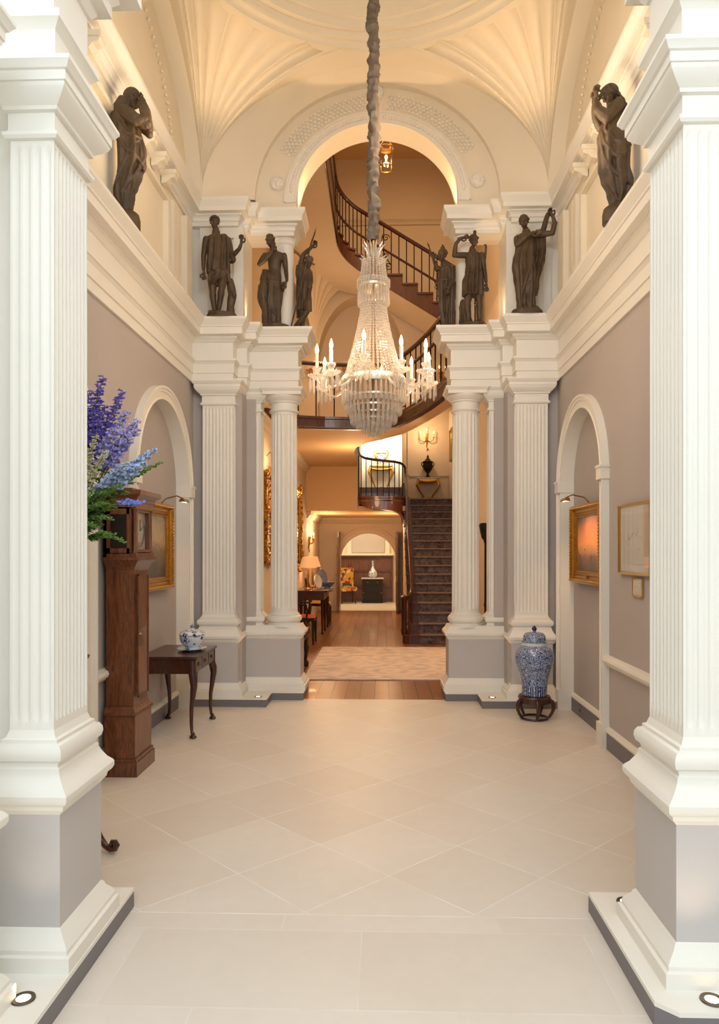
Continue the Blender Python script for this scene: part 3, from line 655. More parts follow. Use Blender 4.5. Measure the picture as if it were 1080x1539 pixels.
# main flight: steps are parts of one staircase; runner lies on top
ST = thing('staircase', 'dark wooden staircase climbing from the wood floor to a landing', 'staircase', (.6, 12.6, 0))
def L(mb, o=(.6, 12.6, 0)): mb.v = [(x-o[0], y-o[1], z-o[2]) for x, y, z in mb.v]; return mb
NS, RI, GO, SX0, SX1 = 17, 2.8/17, .268, .56, 1.76
for i in range(NS):
    y = 12.6+i*GO; z = (i+1)*RI
    x0 = .43 if i == 0 else (.52 if i == 1 else SX0)
    mb = MB().box(x0+.02, SX1, y, y+GO+.02, z-RI if i else 0, z-.028)
    if i == 0: mb = MB().prism([(.50, y+.30), (.45, y+.22), (.44, y+.12), (.48, y+.03), (.55, y), (SX1, y), (SX1, y+GO+.02), (.58, y+.30)], 0, z-.028)
    nose = [(x0-.015, y-.025), (SX1, y-.025), (SX1, y+GO), (x0-.015, y+GO)] if i else [(.48, y+.31), (.43, y+.22), (.42, y+.11), (.46, y), (.54, y-.028), (SX1, y-.028), (SX1, y+GO), (.58, y+.31)]
    mb.prism(nose, z-.028, z)
    L(mb).build('step', 'stairwood', ST)
mb = MB().extrude([(12.63, 0), (12.63+16.3*GO, 2.62), (12.63+16.3*GO, 0)], 'x', .585, .66); L(mb).build('spandrel_wall', 'inner', ST)
mb = MB().extrude([(12.66, .0), (12.62, .1), (12.6+16.2*GO, 2.60), (12.6+16.2*GO, 2.35), (13.0, .0)], 'x', .565, .60); L(mb).build('outer_string', 'stairwood', ST)
# hand rail and balusters, swept round to a curtail at the foot
rail = [(.47, 12.95, .80), (.44, 12.80, .80), (.47, 12.66, .80), (.54, 12.62, .81), (.59, 12.70, .86), (.61, 12.85, .96)]+[(.605, 12.6+i*GO, .84+(i+.3)*RI) for i in range(2, 16)]+[(.60, 16.66, 3.50)]
L(MB().tube(rail, .034, 10, True, .8)).build('handrail', 'mahog', ST, True)
proto = None
spots = [(.61, 12.6+i*GO+o, (i+1)*RI, .84+(i+o/GO+.3)*RI) for i in range(1, 16) for o in (.06, .19)]+[(.47, 12.93, RI, .8), (.44, 12.80, RI, .8), (.47, 12.67, RI, .8), (.54, 12.63, RI, .81), (.50, 12.80, RI, .8)]
for k, (x, y, z0, z1) in enumerate(spots):
    r = .022 if z0 == RI and k > 5 else .011
    mb = MB().lathe([(r, 0), (r*1.3, .04), (r*.8, .1), (r, (z1-z0)*.5), (r*.8, z1-z0-.08), (r*1.2, z1-z0-.04), (r, z1-z0)], (x-.6, y-12.6, z0), 7); mb.build('baluster', 'mahog', ST, True)
mb = MB()
pr = []
for i in range(NS):
    y = 12.6+i*GO; z = i*RI; pr += [(y-.008, z+.002), (y-.012, z+RI-.034), (y-.032, z+RI-.03), (y-.034, z+RI+.006), (y-.02, z+RI+.010)]
pr.append((16.95, 2.8+.01))
vs = [(x, y, z) for x in (.735, 1.70) for y, z in pr]; n = len(pr)
mb.add(vs, [(i, i+1, n+i+1, n+i) for i in range(n-1)])
ru = mb.build('stair_runner', 'carpet'); tag(ru, 'dark grey-brown carpet runner laid up the main stairs', 'carpet')
mb = MB()
for i in range(NS): mb.tube([(.73, 12.6+i*GO-.03, (i+1)*RI-.002), (1.71, 12.6+i*GO-.03, (i+1)*RI-.002)], .007, 6)
mb.build('nosing_trim', paint('pale_nosing', rgb(170, 134, 112), .4), ru, True, 'stuff')
# landing with bulging balcony front, two more steps and the bright alcove
lf = [(-.46, 17.6), (-.46, 16.9), (-.46, 16.5), (-.45, 16.38), (-.42, 16.3), (-.36, 16.23), (-.28, 16.2), (-.1, 16.18), (.1, 16.17), (.3, 16.17), (.42, 16.19), (.51, 16.24), (.56, 16.34), (.58, 16.55), (.58, 16.9)]
struct('floor', MB().prism(lf[::-1]+[], 2.76, 2.80).prism([(.56, 16.9), (1.9, 16.9), (1.9, 18.4), (-.46, 18.4), (-.46, 17.5)], 2.6, 2.80), 'stairwood')
LB = [2.72, 2.72, 2.72, 2.70, 2.66, 2.61, 2.57, 2.53, 2.51, 2.49, 2.46, 2.42, 2.36, 2.30, 2.24]; vs = []
for (x, y), zb in zip(lf, LB): vs += [(x*1.04, y-.02, 2.81), (x*1.04, y-.02, 2.77), (x, y, 2.765), (x, y, zb), (x*.9, y+.06, zb-.01)]
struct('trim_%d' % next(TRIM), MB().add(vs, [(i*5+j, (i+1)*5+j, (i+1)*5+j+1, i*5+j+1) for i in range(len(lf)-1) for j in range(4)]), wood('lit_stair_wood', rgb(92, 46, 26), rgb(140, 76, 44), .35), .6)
struct('ceiling', MB().prism(lf[::-1], 2.70, 2.72), 'apricot')
mb = MB().box(-.46, .56, 17.3, 18.2, 2.8, 2.965).box(-.46, .56, 17.6, 19.4, 2.965, 3.13).box(.56, .62, 17.3, 18.4, 2.8, 3.2); struct('floor', mb, 'stairwood')
lr = thing('landing_balustrade', 'S-curved mahogany rail with thin balusters round the landing balcony', 'balustrade', (0, 16.2, 2.81))
rp = [(-.46, 17.5, 4.6), (-.47, 17.1, 4.25), (-.465, 16.75, 3.98), (-.45, 16.5, 3.82), (-.40, 16.33, 3.72), (-.30, 16.23, 3.66), (-.1, 16.19, 3.62), (.15, 16.18, 3.59), (.36, 16.19, 3.57), (.48, 16.23, 3.55), (.54, 16.32, 3.53), (.58, 16.5, 3.51), (.60, 16.66, 3.50)]
o = (0, 16.2, 2.81); L(MB().tube(rp, .03, 10), o).build('handrail', 'mahog', lr, True)
for (x, y, z) in [(-.455, 16.9, 4.08), (-.45, 16.6, 3.86), (-.38, 16.3, 3.70), (-.27, 16.22, 3.65), (-.15, 16.2, 3.63), (-.02, 16.19, 3.61), (.11, 16.18, 3.59), (.24, 16.2, 3.57), (.36, 16.2, 3.56), (.46, 16.23, 3.54), (.54, 16.34, 3.51)]:
    L(MB().tube([(x, y, 2.81), (x, y, z)], .011, 7), o).build('baluster', 'iron', lr, True)
struct('wall_back', MB().box(.60, 2.02, 18.4, 18.5, 2.6, 5.3).box(-.62, -.46, 17.3, 19.5, 2.5, 5.3), 'inner')
struct('wall_back', MB().box(-.6, .75, 19.4, 19.5, 3.1, 5.3).box(.60, .70, 18.5, 19.5, 2.6, 5.3), 'ceil')
struct('ceiling', MB().box(-.7, 2.05, 14.25, 19.5, 5.2, 5.3), 'inner')
mb = MB().box(.58, .66, 18.36, 18.40, 2.81, 5.2).box(.72, .75, 18.37, 18.40, 2.81, 5.2).box(1.75, 1.78, 18.37, 18.4, 2.81, 3.5).box(.66, 1.9, 18.37, 18.4, 3.47, 3.5).box(.66, 1.9, 18.37, 18.4, 2.81, 2.95)
mb.box(1.87, 1.9, 13, 18.4, 3.47, 3.5); struct('trim_%d' % next(TRIM), mb, 'inner')
# upper hall: back wall with a blind arch, fan of ribs, picture-rail cornice
BA, BR, BH, BS = -.33, .84, 1.30, 5.25
mb = MB(); n = 30; a = [(BA-BR, 3.66)]+[(BA+BR*math.cos(PI-PI*i/n), BS+BH*math.sin(PI*i/n)) for i in range(n+1)]+[(BA+BR, 3.66)]
tp = [(-2.0, 3.66)]+[(lerp(-2.0, 2.0, i/n), 9.3) for i in range(n+1)]+[(2.0, 3.66 if False else 4.3)]; k = len(a)
a2 = a[:-1]+[(BA+BR, 4.3)]
mb.add([(p[0], 14.2, p[1]) for p in a2]+[(p[0], 14.2, p[1]) for p in tp], [(i, i+1, k+i+1, k+i) for i in range(k-1)])
mb.add([(p[0], 14.2, p[1]) for p in a2]+[(p[0], 14.7, p[1]) for p in a2], [(i, i+1, k+i+1, k+i) for i in range(k-1)])
mb.box(-1.4, -.46, 14.7, 14.8, 3.66, 7.0).box(-.46, .8, 14.7, 14.8, 4.3, 7.0); struct('wall_back', mb, 'inner', .4)
def fan(t, u):
    F = Vector((BA-BR-.05, 13.9, BS)); q = Vector((lerp(BA-BR*.1, -1.9, t), lerp(14.15, 12.2, t), 6.75)); c = 1-math.cos(u*PI/2)
    p = Vector((lerp(F.x, q.x, c), lerp(F.y, q.y, c), F.z+(q.z-F.z)*math.sin(u*PI/2)))
    p.z += .07*min(1, u*1.2)*abs(math.sin(PI*8*t)); return tuple(p)
struct('ceiling', MB().grid(fan, 96, 16), 'inner', .5)
struct('trim_%d' % next(TRIM), MB().sweep([(-1.9, 8.4), (-1.9, 14.2), (1.9, 14.2), (1.9, 8.4)], [(0, 7.9), (.03, 7.91), (.04, 7.95), (.08, 8.0), (.08, 8.03), (0, 8.04)]), 'inner')
# upper flight crossing the opening, curving forward at its left end
UF = thing('upper_staircase', 'upper flight of dark stairs sweeping up to the left beyond the arch', 'staircase', (0, 13, 5.5))
o = (0, 13, 5.5); SL = .62; gx = .27; Y0 = 13.0
def in_out(s):                              # plan point of the inner string and the outward direction at run s
    if s < 2.05: return (1.8-s, Y0), (0, 1)
    if s < 2.05+.70:
        a = (s-2.05)/.70*PI/2; return (-.25-.445*math.sin(a), Y0-.445+.445*math.cos(a)), (-math.sin(a), math.cos(a))
    return (-.695, Y0-.445-(s-2.75)), (-1, 0)
def zin(s): return 5.50+SL*min(s, 2.05)+(max(0, min(s, 2.75)-2.05))*.62
runs = [i*gx for i in range(8)]+[2.05+i*.14 for i in range(6)]; SEND = 6.0
sof = []; 
for i in range(len(runs)-1):
    s0, s1 = runs[i], runs[i+1]+.015; z = zin(s1); mb = MB(); pl = []
    for s in (s0, (s0+s1)/2, s1):
        p, d = in_out(s); pl.append((p, d))
    wd = 1.15
    inn = [p for p, d in pl]; outp = [(p[0]+d[0]*wd, p[1]+d[1]*wd) for p, d in pl]
    poly = inn+outp[::-1]
    MBs = MB().prism(poly, zin(s0)-.02, z-.03); e = .03
    MBs.prism([(p[0]-d[0]*e, p[1]-d[1]*e) for p, d in pl]+outp[::-1], z-.03, z)
    L(MBs, o).build('step', 'stairwood', UF)
vs = []; N = 90
for i in range(N+1):
    s = SEND*i/N; p, d = in_out(s); z = zin(s)
    vs += [(p[0]+d[0]*.01, p[1]+d[1]*.01, z-.20), (p[0]+d[0]*.02, p[1]+d[1]*.02, z-.24), (p[0]+d[0]*1.17, p[1]+d[1]*1.17, z-.24)]
L(MB().add(vs, [(i*3+j, i*3+j+1, i*3+j+4, i*3+j+3) for i in range(N) for j in (0, 1)]), o).build('soffit', 'inner', UF, True)
vs = []
for i in range(N+1):
    s = SEND*i/N; p, d = in_out(s); z = zin(s); vs += [(p[0]-d[0]*.012, p[1]-d[1]*.012, z-.25), (p[0]-d[0]*.012, p[1]-d[1]*.012, z-.02)]
L(MB().add(vs, [(i*2, i*2+1, i*2+3, i*2+2) for i in range(N)]), o).build('string_board', 'stairwood', UF, True)
def railpath(hh, s0=0): return [(lambda pd: (pd[0][0]+pd[1][0]*.03, pd[0][1]+pd[1][1]*.03, zin(s)+hh))(in_out(s)) for s in [s0+(SEND-s0)*i/70 for i in range(71)]]
L(MB().tube(railpath(.86), .036, 8), o).build('handrail', 'mahog', UF, True)
L(MB().tube(railpath(.42), .022, 8), o).build('lower_rail', 'mahog', UF, True)
L(MB().prism([(-.70, 7), (-.70, 12.56), (-1.89, 12.56), (-1.89, 7)], zin(5)-.22, zin(5)), o).build('upper_landing', 'stairwood', UF)
for i in range(24):
    p, d = in_out(2.9+i*.13); x, y = p[0]-.03, p[1]; L(MB().tube([(x, y, zin(5)), (x, y, zin(5)+.86)], .011, 6), o).build('baluster', 'iron', UF, True)
for i in range(len(runs)-1):
    for f in (.25, .75):
        s = lerp(runs[i], runs[i+1], f); p, d = in_out(s); x, y = p[0]+d[0]*.03, p[1]+d[1]*.03
        L(MB().tube([(x, y, zin(runs[i+1])), (x, y, zin(s)+.86)], .011, 6), o).build('baluster', 'iron', UF, True)
def scroll(c, r, turns, flip=1, n=26): return [(c[0]+flip*r*(1-.85*k/n)*math.cos(2*PI*turns*k/n), c[1], c[2]+r*(1-.85*k/n)*math.sin(2*PI*turns*k/n)) for k in range(n+1)]
for s in (.70, 1.62):
    p, d = in_out(s); z = zin(s); x, y = p[0], p[1]+.02; mb = MB()
    mb.tube([(x-.09, y, z+.72), (x-.11, y, z+.5), (x-.02, y, z+.3), (x+.06, y, z+.18)], .009, 6).tube(scroll((x-.03, y, z+.66), .07, 1.4), .008, 6).tube(scroll((x+.02, y, z+.14), .075, 1.4, -1), .008, 6).tube(scroll((x-.04, y, z+.34), .055, 1.3), .007, 6)
    L(mb, o).build('scroll_panel', 'iron', UF, True)
# gallery balustrade
gb = thing('gallery_balustrade', 'dark rail with iron balusters round the curved gallery edge', 'balustrade', (0, 11, 3.67)); o = (0, 11, 3.67)
gp = [Vector((x, y, 0)) for x, y in gal]; G = []
for i in range(len(gp)-1):
    for k in range(6): G.append(gp[i].lerp(gp[i+1], k/6))
G.append(gp[-1])
L(MB().tube([(p.x, p.y+.03, 4.49) for p in G], .033, 8), o).build('handrail', 'mahog', gb, True)
L(MB().tube([(p.x, p.y+.03, 4.27) for p in G if p.x > .05], .022, 8), o).build('lower_rail', 'mahog', gb, True)
acc = 0
for i in range(1, len(G)):
    acc += (G[i]-G[i-1]).length
    if acc > .215:
        acc = 0; p = G[i]; L(MB().tube([(p.x, p.y+.03, 3.67), (p.x, p.y+.03, 4.49)], .011, 6), o).build('baluster', 'iron', gb, True)
for (x, y) in ((-.30, 11.37), (.36, 10.98)):
    mb = MB().tube(scroll((x, y, 4.30), .075, 1.4), .008, 6).tube(scroll((x+.02, y, 3.80), .08, 1.4, -1), .008, 6).tube([(x+.07, y, 4.3), (x+.06, y, 4.1), (x-.05, y, 3.95), (x-.06, y, 3.8)], .009, 6); L(mb, o).build('scroll_panel', 'iron', gb, True)
# ================================================================== CHANDELIER
CH = thing('chandelier', 'tall tiered crystal chandelier with lit candle arms hanging from a sleeved chain', 'chandelier', (.02, 5.5, 2.45))
def Lc(z): return z-2.45
prof = []
sl = MB(); n = 16; vs = []; rows = 190
for i in range(rows+1):
    z = lerp(3.93, 7.05, i/rows)
    for k in range(n):
        a = 2*PI*k/n
        r = .041+.020*noise.noise(Vector((math.cos(a)*1.3, math.sin(a)*1.3, z*20)))+.012*noise.noise(Vector((math.cos(a)*.5+7, math.sin(a)*.5, z*42)))+.004*math.sin(z*85+4*math.sin(z*11))
        vs.append((r*math.cos(a)+.005*math.sin(z*11), r*math.sin(a)+.005*math.cos(z*13), Lc(z)))
sl.add(vs, [(i*n+k, i*n+(k+1) % n, (i+1)*n+(k+1) % n, (i+1)*n+k) for i in range(rows) for k in range(n)])
sl.build('chain_sleeve', 'sleeve', CH, True)
MB().lathe([(.012, Lc(2.55)), (.02, Lc(2.8)), (.03, Lc(2.9)), (.014, Lc(3.0)), (.014, Lc(3.6)), (.03, Lc(3.65)), (.014, Lc(3.7)), (.02, Lc(3.95))], (0, 0, 0), 12).build('centre_stem', 'brass', CH, True)
def drop(mb, c, w, h, tip=.35, n=5):        # faceted prism drop, top at c
    return mb.lathe([(.0008, -h), (w*.9, -h+h*tip*.45), (w, -h+h*tip), (w*.62, -h*.12), (w*.3, 0)], c, n)
def beads(mb, pts, r):
    for p in pts: mb.lathe([(.0005, -r), (r*.85, -r*.5), (r, 0), (r*.85, r*.5), (.0005, r)], p, 5, False)
    return mb
def ringpts(R, z, n, ph=0): return [(R*math.cos(2*PI*(k+ph)/n), R*math.sin(2*PI*(k+ph)/n), Lc(z)) for k in range(n)]
cr = MB()                                    # leaf crown
for R0, R1, z0, z1, n in ((.035, .085, 3.80, 3.905, 10), (.05, .105, 3.755, 3.80, 12)):
    for k in range(n):
        a = 2*PI*k/n
        cr.tube([(lerp(R0, R1, q**2)*math.cos(a), lerp(R0, R1, q**2)*math.sin(a), Lc(lerp(z0, z1, q))) for q in (0, .35, .7, 1)], [.010, .016, .014, .005], 5, True, .6)
cr.build('crown', 'crystal', CH)
bd = MB()
for k in range(24):
    a = 2*PI*k/24
    beads(bd, [(R*math.cos(a), R*math.sin(a), Lc(z)) for R, z in [(lerp(.082, .108, (i/9)**1.5), lerp(3.77, 3.60, i/9)) for i in range(10)]], .0105)
for z in (3.625, 3.605, 3.585): beads(bd, ringpts(.116, z, 34), .0115)
bd.build('upper_bead_canopy', 'crystal', CH)
pr = MB()
for p in ringpts(.113, 3.575, 30): drop(pr, p, .0105, .135, .12)
pr.build('upper_prism_fringe', 'crystal', CH)
MB().lathe([(.11, Lc(3.57)), (.118, Lc(3.575)), (.118, Lc(3.59)), (.11, Lc(3.595))], (0, 0, 0), 32).build('upper_ring', 'silver', CH, True)
sb = MB()
for k in range(36):
    a = 2*PI*k/36
    pts = []
    for i in range(27):
        q = i/26; R = .088+.128*q**1.35; pts.append((R*math.cos(a), R*math.sin(a), Lc(lerp(3.46, 2.90, q))))
    beads(sb, pts, .0112)
sb.build('bead_strand_basket', 'crystal', CH, False, 'stuff')
MB().lathe([(.20, Lc(2.84)), (.235, Lc(2.84)), (.24, Lc(2.86)), (.24, Lc(2.885)), (.235, Lc(2.90)), (.20, Lc(2.90))], (0, 0, 0), 40).build('jewelled_band', 'silver', CH, .5)
beads(MB(), ringpts(.244, 2.87, 30), .016).build('jewels', 'crystal', CH, False, 'stuff')
TI = [(.232, 2.845, 38, .15), (.205, 2.745, 34, .13), (.168, 2.675, 28, .125), (.125, 2.63, 22, .12), (.082, 2.59, 15, .11), (.04, 2.55, 9, .09)]
one = {}; cnt = 0
for ti, (R, z, n, h) in enumerate(TI):
    rg = MB().lathe([(R-.012, Lc(z)), (R+.004, Lc(z)), (R+.004, Lc(z)+.012), (R-.012, Lc(z)+.012)], (0, 0, 0), 32).build('tier_ring', 'silver', CH, True)
    rest = MB()
    for k, p in enumerate(ringpts(R, z, n, .5*ti)):
        if p[1] < 0 and cnt < 74:
            if ti not in one:
                one[ti] = drop(MB(), (0, 0, 0), .0125, h, .3 if ti else .14).build('prism_drop', 'crystal', rg); one[ti].location = p
            else:
                c = one[ti].copy(); COL.objects.link(c); c.parent = rg; c.location = p
            cnt += 1
        else: drop(rest, p, .0125, h, .3 if ti else .14)
    rest.build('prism_fringe', 'crystal', rg, False, 'stuff')
drop(MB(), (0, 0, Lc(2.53)), .02, .08, .5, 7).build('finial_drop', 'crystal', CH)
for k in range(10):
    a = 2*PI*(k+.27)/10; R = .425; dx, dy = math.cos(a), math.sin(a)
    zz = .03*(k % 2)
    am = MB().tube([(dx*r, dy*r, Lc(z)+zz*(r/R)) for r, z in ((.22, 2.87), (.27, 2.82), (.33, 2.79), (.385, 2.80), (.42, 2.835), (.425, 2.86))], [.011, .010, .009, .009, .010, .012], 7).build('arm', 'crystal', CH, True)
    b = Lc(2.86)+zz; c = (dx*R, dy*R, b)
    pn = MB().lathe([(.01, -.02), (.05, 0), (.062, .012), (.058, .016), (.03, .012), (.018, .03), (.026, .05), (.034, .062), (.034, .07), (.015, .072)], c, 18).build('drip_pan', 'crystal', am, .6)
    MB().lathe([(.013, .07), (.013, .175), (.009, .178)], c, 10).build('candle_sleeve', 'candle', am, True)
    MB().lathe([(.006, .176), (.013, .19), (.0145, .205), (.009, .228), (.0015, .25)], c, 10).build('candle_bulb', 'flame', am, True)
    pd = MB()
    for j in range(9):
        q = 2*PI*j/9; drop(pd, (c[0]+.052*math.cos(q), c[1]+.052*math.sin(q), c[2]-.004), .0095, .115 if j % 2 else .09, .3)
    beads(pd, [(c[0]+.064*math.cos(2*PI*j/14), c[1]+.064*math.sin(2*PI*j/14), c[2]+.014) for j in range(14)], .008)
    pd.build('pan_drops', 'crystal', am, False, 'stuff')
# hanging lantern in the stair hall
la = thing('hanging_lantern', 'small glazed brass lantern hanging lit beyond the arch', 'lantern', (.14, 10, 6.82))
mb = MB().lathe([(.105, 0), (.11, .01), (.105, .02)], (0, 0, 0), 24, False).lathe([(.105, .26), (.11, .27), (.105, .285), (.05, .30)], (0, 0, 0), 24, False)
for k in range(4):
    a = PI/4+k*PI/2; mb.tube([(.105*math.cos(a), .105*math.sin(a), 0), (.105*math.cos(a), .105*math.sin(a), .28)], .006, 6)
    mb.tube([(.105*math.cos(a), .105*math.sin(a), .28), (.05*math.cos(a), .05*math.sin(a), .36), (0, 0, .42)], .005, 6)
mb.build('frame', 'brass', la, True); MB().tube([(0, 0, .42), (0, 0, 2.38)], .006, 6).build('rod', 'brass', la)
MB().lathe([(.1, .02), (.1, .26)], (0, 0, 0), 24, False).build('glass_cylinder', 'glass', la, True)
MB().lathe([(.012, .04), (.012, .12), (.008, .125)], (0, 0, 0), 10).build('candle_sleeve', 'candle', la, True)
MB().ball((0, 0, .155), .02, 10, 7, (1, 1, 1.6)).build('bulb', 'flame', la, True)

# ================================================================== LONGCASE CLOCK (front faces +x)
CK = thing('longcase_clock', 'tall walnut longcase clock against the left wall by the flowers', 'clock', (-1.77, 5.32, 0), PI/2)
def bx(x0, x1, y0, y1, z0, z1): return MB().box(x0, x1, y0, y1, z0, z1)
w_, d0, d1 = .205, -.125, .115
mb = MB().box(-w_, w_, d0, d1, .0, .10).box(-w_+.008, w_-.008, d0+.008, d1, .10, .125).box(-w_+.02, w_-.02, d0+.02, d1, .125, .43)
mb.sweep([(-w_+.02, d1), (-w_+.02, d0+.02), (w_-.02, d0+.02), (w_-.02, d1)], [(-.03, .42), (.0, .42), (.012, .435), (.008, .45), (-.012, .475), (-.02, .49), (-.03, .49)])
mb.build('plinth', 'walnut', CK, .4)
tw, t0 = .150, -.085
MB().box(-tw, tw, t0, d1, .48, 1.50).build('trunk', 'walnut', CK)
td = MB().box(-tw+.045, tw-.045, t0-.018, t0+.01, .56, 1.42).build('trunk_door', 'walnut', CK)
e = MB().box(-tw+.035, tw-.035, t0-.024, t0-.016, .55, .56).box(-tw+.035, tw-.035, t0-.024, t0-.016, 1.42, 1.43).box(-tw+.035, -tw+.045, t0-.024, t0-.016, .55, 1.43).box(tw-.045, tw-.035, t0-.024, t0-.016, .55, 1.43).build('door_beading', 'walnut', td)
MB().lathe([(.012, 0), (.012, .01), (.004, .02)], (0, 0, 0), 10).xf(Matrix.Translation((-tw+.06, t0-.018, 1.0)) @ Matrix.Rotation(PI/2, 4, 'X')).build('key', 'brass', td, True)
CLK = [(-.03, 1.46), (0, 1.46), (.01, 1.48), (.02, 1.50), (.045, 1.53), (.055, 1.535), (.055, 1.555), (-.03, 1.555)]
MB().sweep([(-tw, d1), (-tw, t0), (tw, t0), (tw, d1)], CLK).build('hood_moulding', 'walnut', CK, .4)
hw, h0 = .195, -.118
mb = MB().box(-hw, hw, d1-.02, d1, 1.555, 1.95).box(-hw, hw, h0, d1, 1.555, 1.585).box(-hw, hw, h0, d1, 1.90, 1.95)
for s in (-1, 1):
    mb.box(s*(hw-.035), s*hw, h0+.035, h0+.07, 1.58, 1.91).box(s*(hw-.02), s*hw, h0+.05, d1, 1.58, 1.62).box(s*(hw-.02), s*hw, h0+.05, d1, 1.86, 1.91).box(s*(hw-.02), s*hw, .07, d1, 1.58, 1.91)
mb.sweep([(-hw, d1), (-hw, h0), (hw, h0), (hw, d1)], [(-.05, 1.945), (0, 1.945), (.008, 1.955), (.008, 1.97), (.022, 1.985), (.04, 1.995), (.045, 2.0), (.045, 2.03), (-.05, 2.03)])
mb.box(-hw+.04, hw-.04, h0+.04, d1, 2.02, 2.05); hood = mb.build('hood', 'walnut', CK, .4)
for s in (-1, 1): MB().lathe([(.017, 1.585), (.017, 1.60), (.012, 1.61), (.0125, 1.75), (.011, 1.875), (.017, 1.885), (.017, 1.90)], (s*(hw-.02), h0+.018, 0), 14).build('hood_pillar', 'walnut', hood, True)
dr = MB().box(-.155, -.125, h0+.012, h0+.04, 1.59, 1.90).box(.125, .155, h0+.012, h0+.04, 1.59, 1.90).box(-.125, .125, h0+.012, h0+.04, 1.59, 1.61).box(-.125, .125, h0+.012, h0+.04, 1.88, 1.90).build('hood_door', 'walnut', CK)
MB().box(-.125, .125, h0+.03, h0+.034, 1.61, 1.88).build('door_glass', 'glass', dr)
di = MB().box(-.13, .13, h0+.043, h0+.05, 1.60, 1.89).build('dial', 'dial', CK)
hn = MB().lathe([(.118, 0), (.118, .002), (.085, .0025), (.085, 0)], (0, 0, 0), 40, False)
for k in range(12):
    a = PI/6*k; hn.box(-.003, .003, .088, .112, .002, .004); L_ = hn.v[-8:]; R_ = Matrix.Rotation(a, 4, 'Z'); hn.v[-8:] = [tuple(R_ @ Vector(p)) for p in L_]
hn.xf(Matrix.Translation((0, h0+.043, 1.745)) @ Matrix.Rotation(PI/2, 4, 'X')).build('chapter_ring', 'silver', di, True)
MB().box(-.004, .004, h0+.036, h0+.038, 1.745, 1.83).add([(0, h0+.037, 1.74), (.06, h0+.037, 1.775), (.058, h0+.037, 1.782), (-.002, h0+.037, 1.748)], [(0, 1, 2, 3)]).build('hands', 'black', di)
for s in (-1, 1): MB().box(s*(hw-.012), s*(hw-.008), h0+.075, .07, 1.62, 1.86).build('side_window', 'black', hood)

# ================================================================== SIDE TABLE AND TUREEN
TB = thing('side_table', 'mahogany side table with cabriole legs and brass handles beside the clock', 'table', (-1.74, 6.56, 0), PI/2)
tx, ty, th = .40, .25, .70
tp = MB().prism(arc(tx-.02, -ty+.02, .02, -90, 0, 4)+arc(tx-.02, ty-.02, .02, 0, 90, 4)+arc(-tx+.02, ty-.02, .02, 90, 180, 4)+arc(-tx+.02, -ty+.02, .02, 180, 270, 4), th-.022, th).build('table_top', 'mahog', TB, .4)
MB().box(-tx+.03, tx-.03, -ty+.03, ty-.03, th-.15, th-.022).build('apron', 'mahog', TB)
for s in (-1, 0, 1):
    D = MB().box(s*.235-.11, s*.235+.11, -ty+.018, -ty+.05, th-.135, th-.035).build('drawer', 'mahog', TB)
    MB().lathe([(.012, 0), (.018, .004), (.01, .01)], (0, 0, 0), 10).xf(Matrix.Translation((s*.235, -ty+.018, th-.08)) @ Matrix.Rotation(PI/2, 4, 'X')).tube([(s*.235-.022, -ty+.012, th-.08), (s*.235-.018, -ty+.004, th-.102), (s*.235+.018, -ty+.004, th-.102), (s*.235+.022, -ty+.012, th-.08)], .003, 6).build('handle', 'brass', D, True)
for sx in (-1, 1):
    for sy in (-1, 1):
        x, y = sx*(tx-.045), sy*(ty-.045); q = lambda o, z: (x+sx*o*.7, y+sy*o, z)
        MB().tube([q(0, th-.03), q(0, th-.15), q(.012, th-.20), q(.016, th-.26), q(.004, th-.36), q(-.008, .25), q(-.010, .12), q(-.004, .055), q(.008, .035), q(.014, .03)], [.034, .034, .036, .03, .023, .018, .015, .014, .018, .012], 10).lathe([(.018, 0), (.03, .006), (.032, .014), (.024, .026), (.012, .035)], (x+sx*.006, y+sy*.008, 0), 14).build('leg', 'mahog', TB, True)
        MB().extrude([(x-sx*.02, th-.15), (x-sx*.09, th-.15), (x-sx*.075, th-.165), (x-sx*.045, th-.17), (x-sx*.03, th-.20), (x-sx*.02, th-.21)], 'y', y-.008, y+.008).build('knee_bracket', 'mahog', TB)
TU = thing('soup_tureen', 'blue and white lidded china tureen on its stand upon the side table', 'tureen', (-1.64, 6.60, .70))
OV = (1.15, .85)
def oval(prof, n=28): return MB().lathe([(r*1.14, z*1.1) for r, z in prof], (0, 0, 0), n, True, *OV[::-1])
oval([(.08, 0), (.085, .006), (.13, .016), (.134, .02), (.09, .014)]).build('platter', 'bluew', TU, .8)
oval([(.06, .014), (.062, .03), (.075, .04), (.105, .075), (.112, .11), (.114, .125), (.10, .127)]).build('bowl', 'bluew', TU, .8)
oval([(.112, .128), (.115, .135), (.10, .152), (.065, .168), (.02, .176), (.016, .182)]).build('lid', 'bluew', TU, .8)
MB().ball((0, 0, .212), .018, 10, 7, (1, 1, 1)).tube([(0, -.012, .206), (0, -.02, .222), (0, 0, .236), (0, .018, .222), (0, .012, .206)], .007, 7).build('finial', 'blue', TU, True)
for s in (-1, 1): MB().tube([(0, s*.142, .11), (0, s*.164, .12), (0, s*.168, .10), (0, s*.138, .085)], .008, 7).build('handle', 'blue', TU, True)

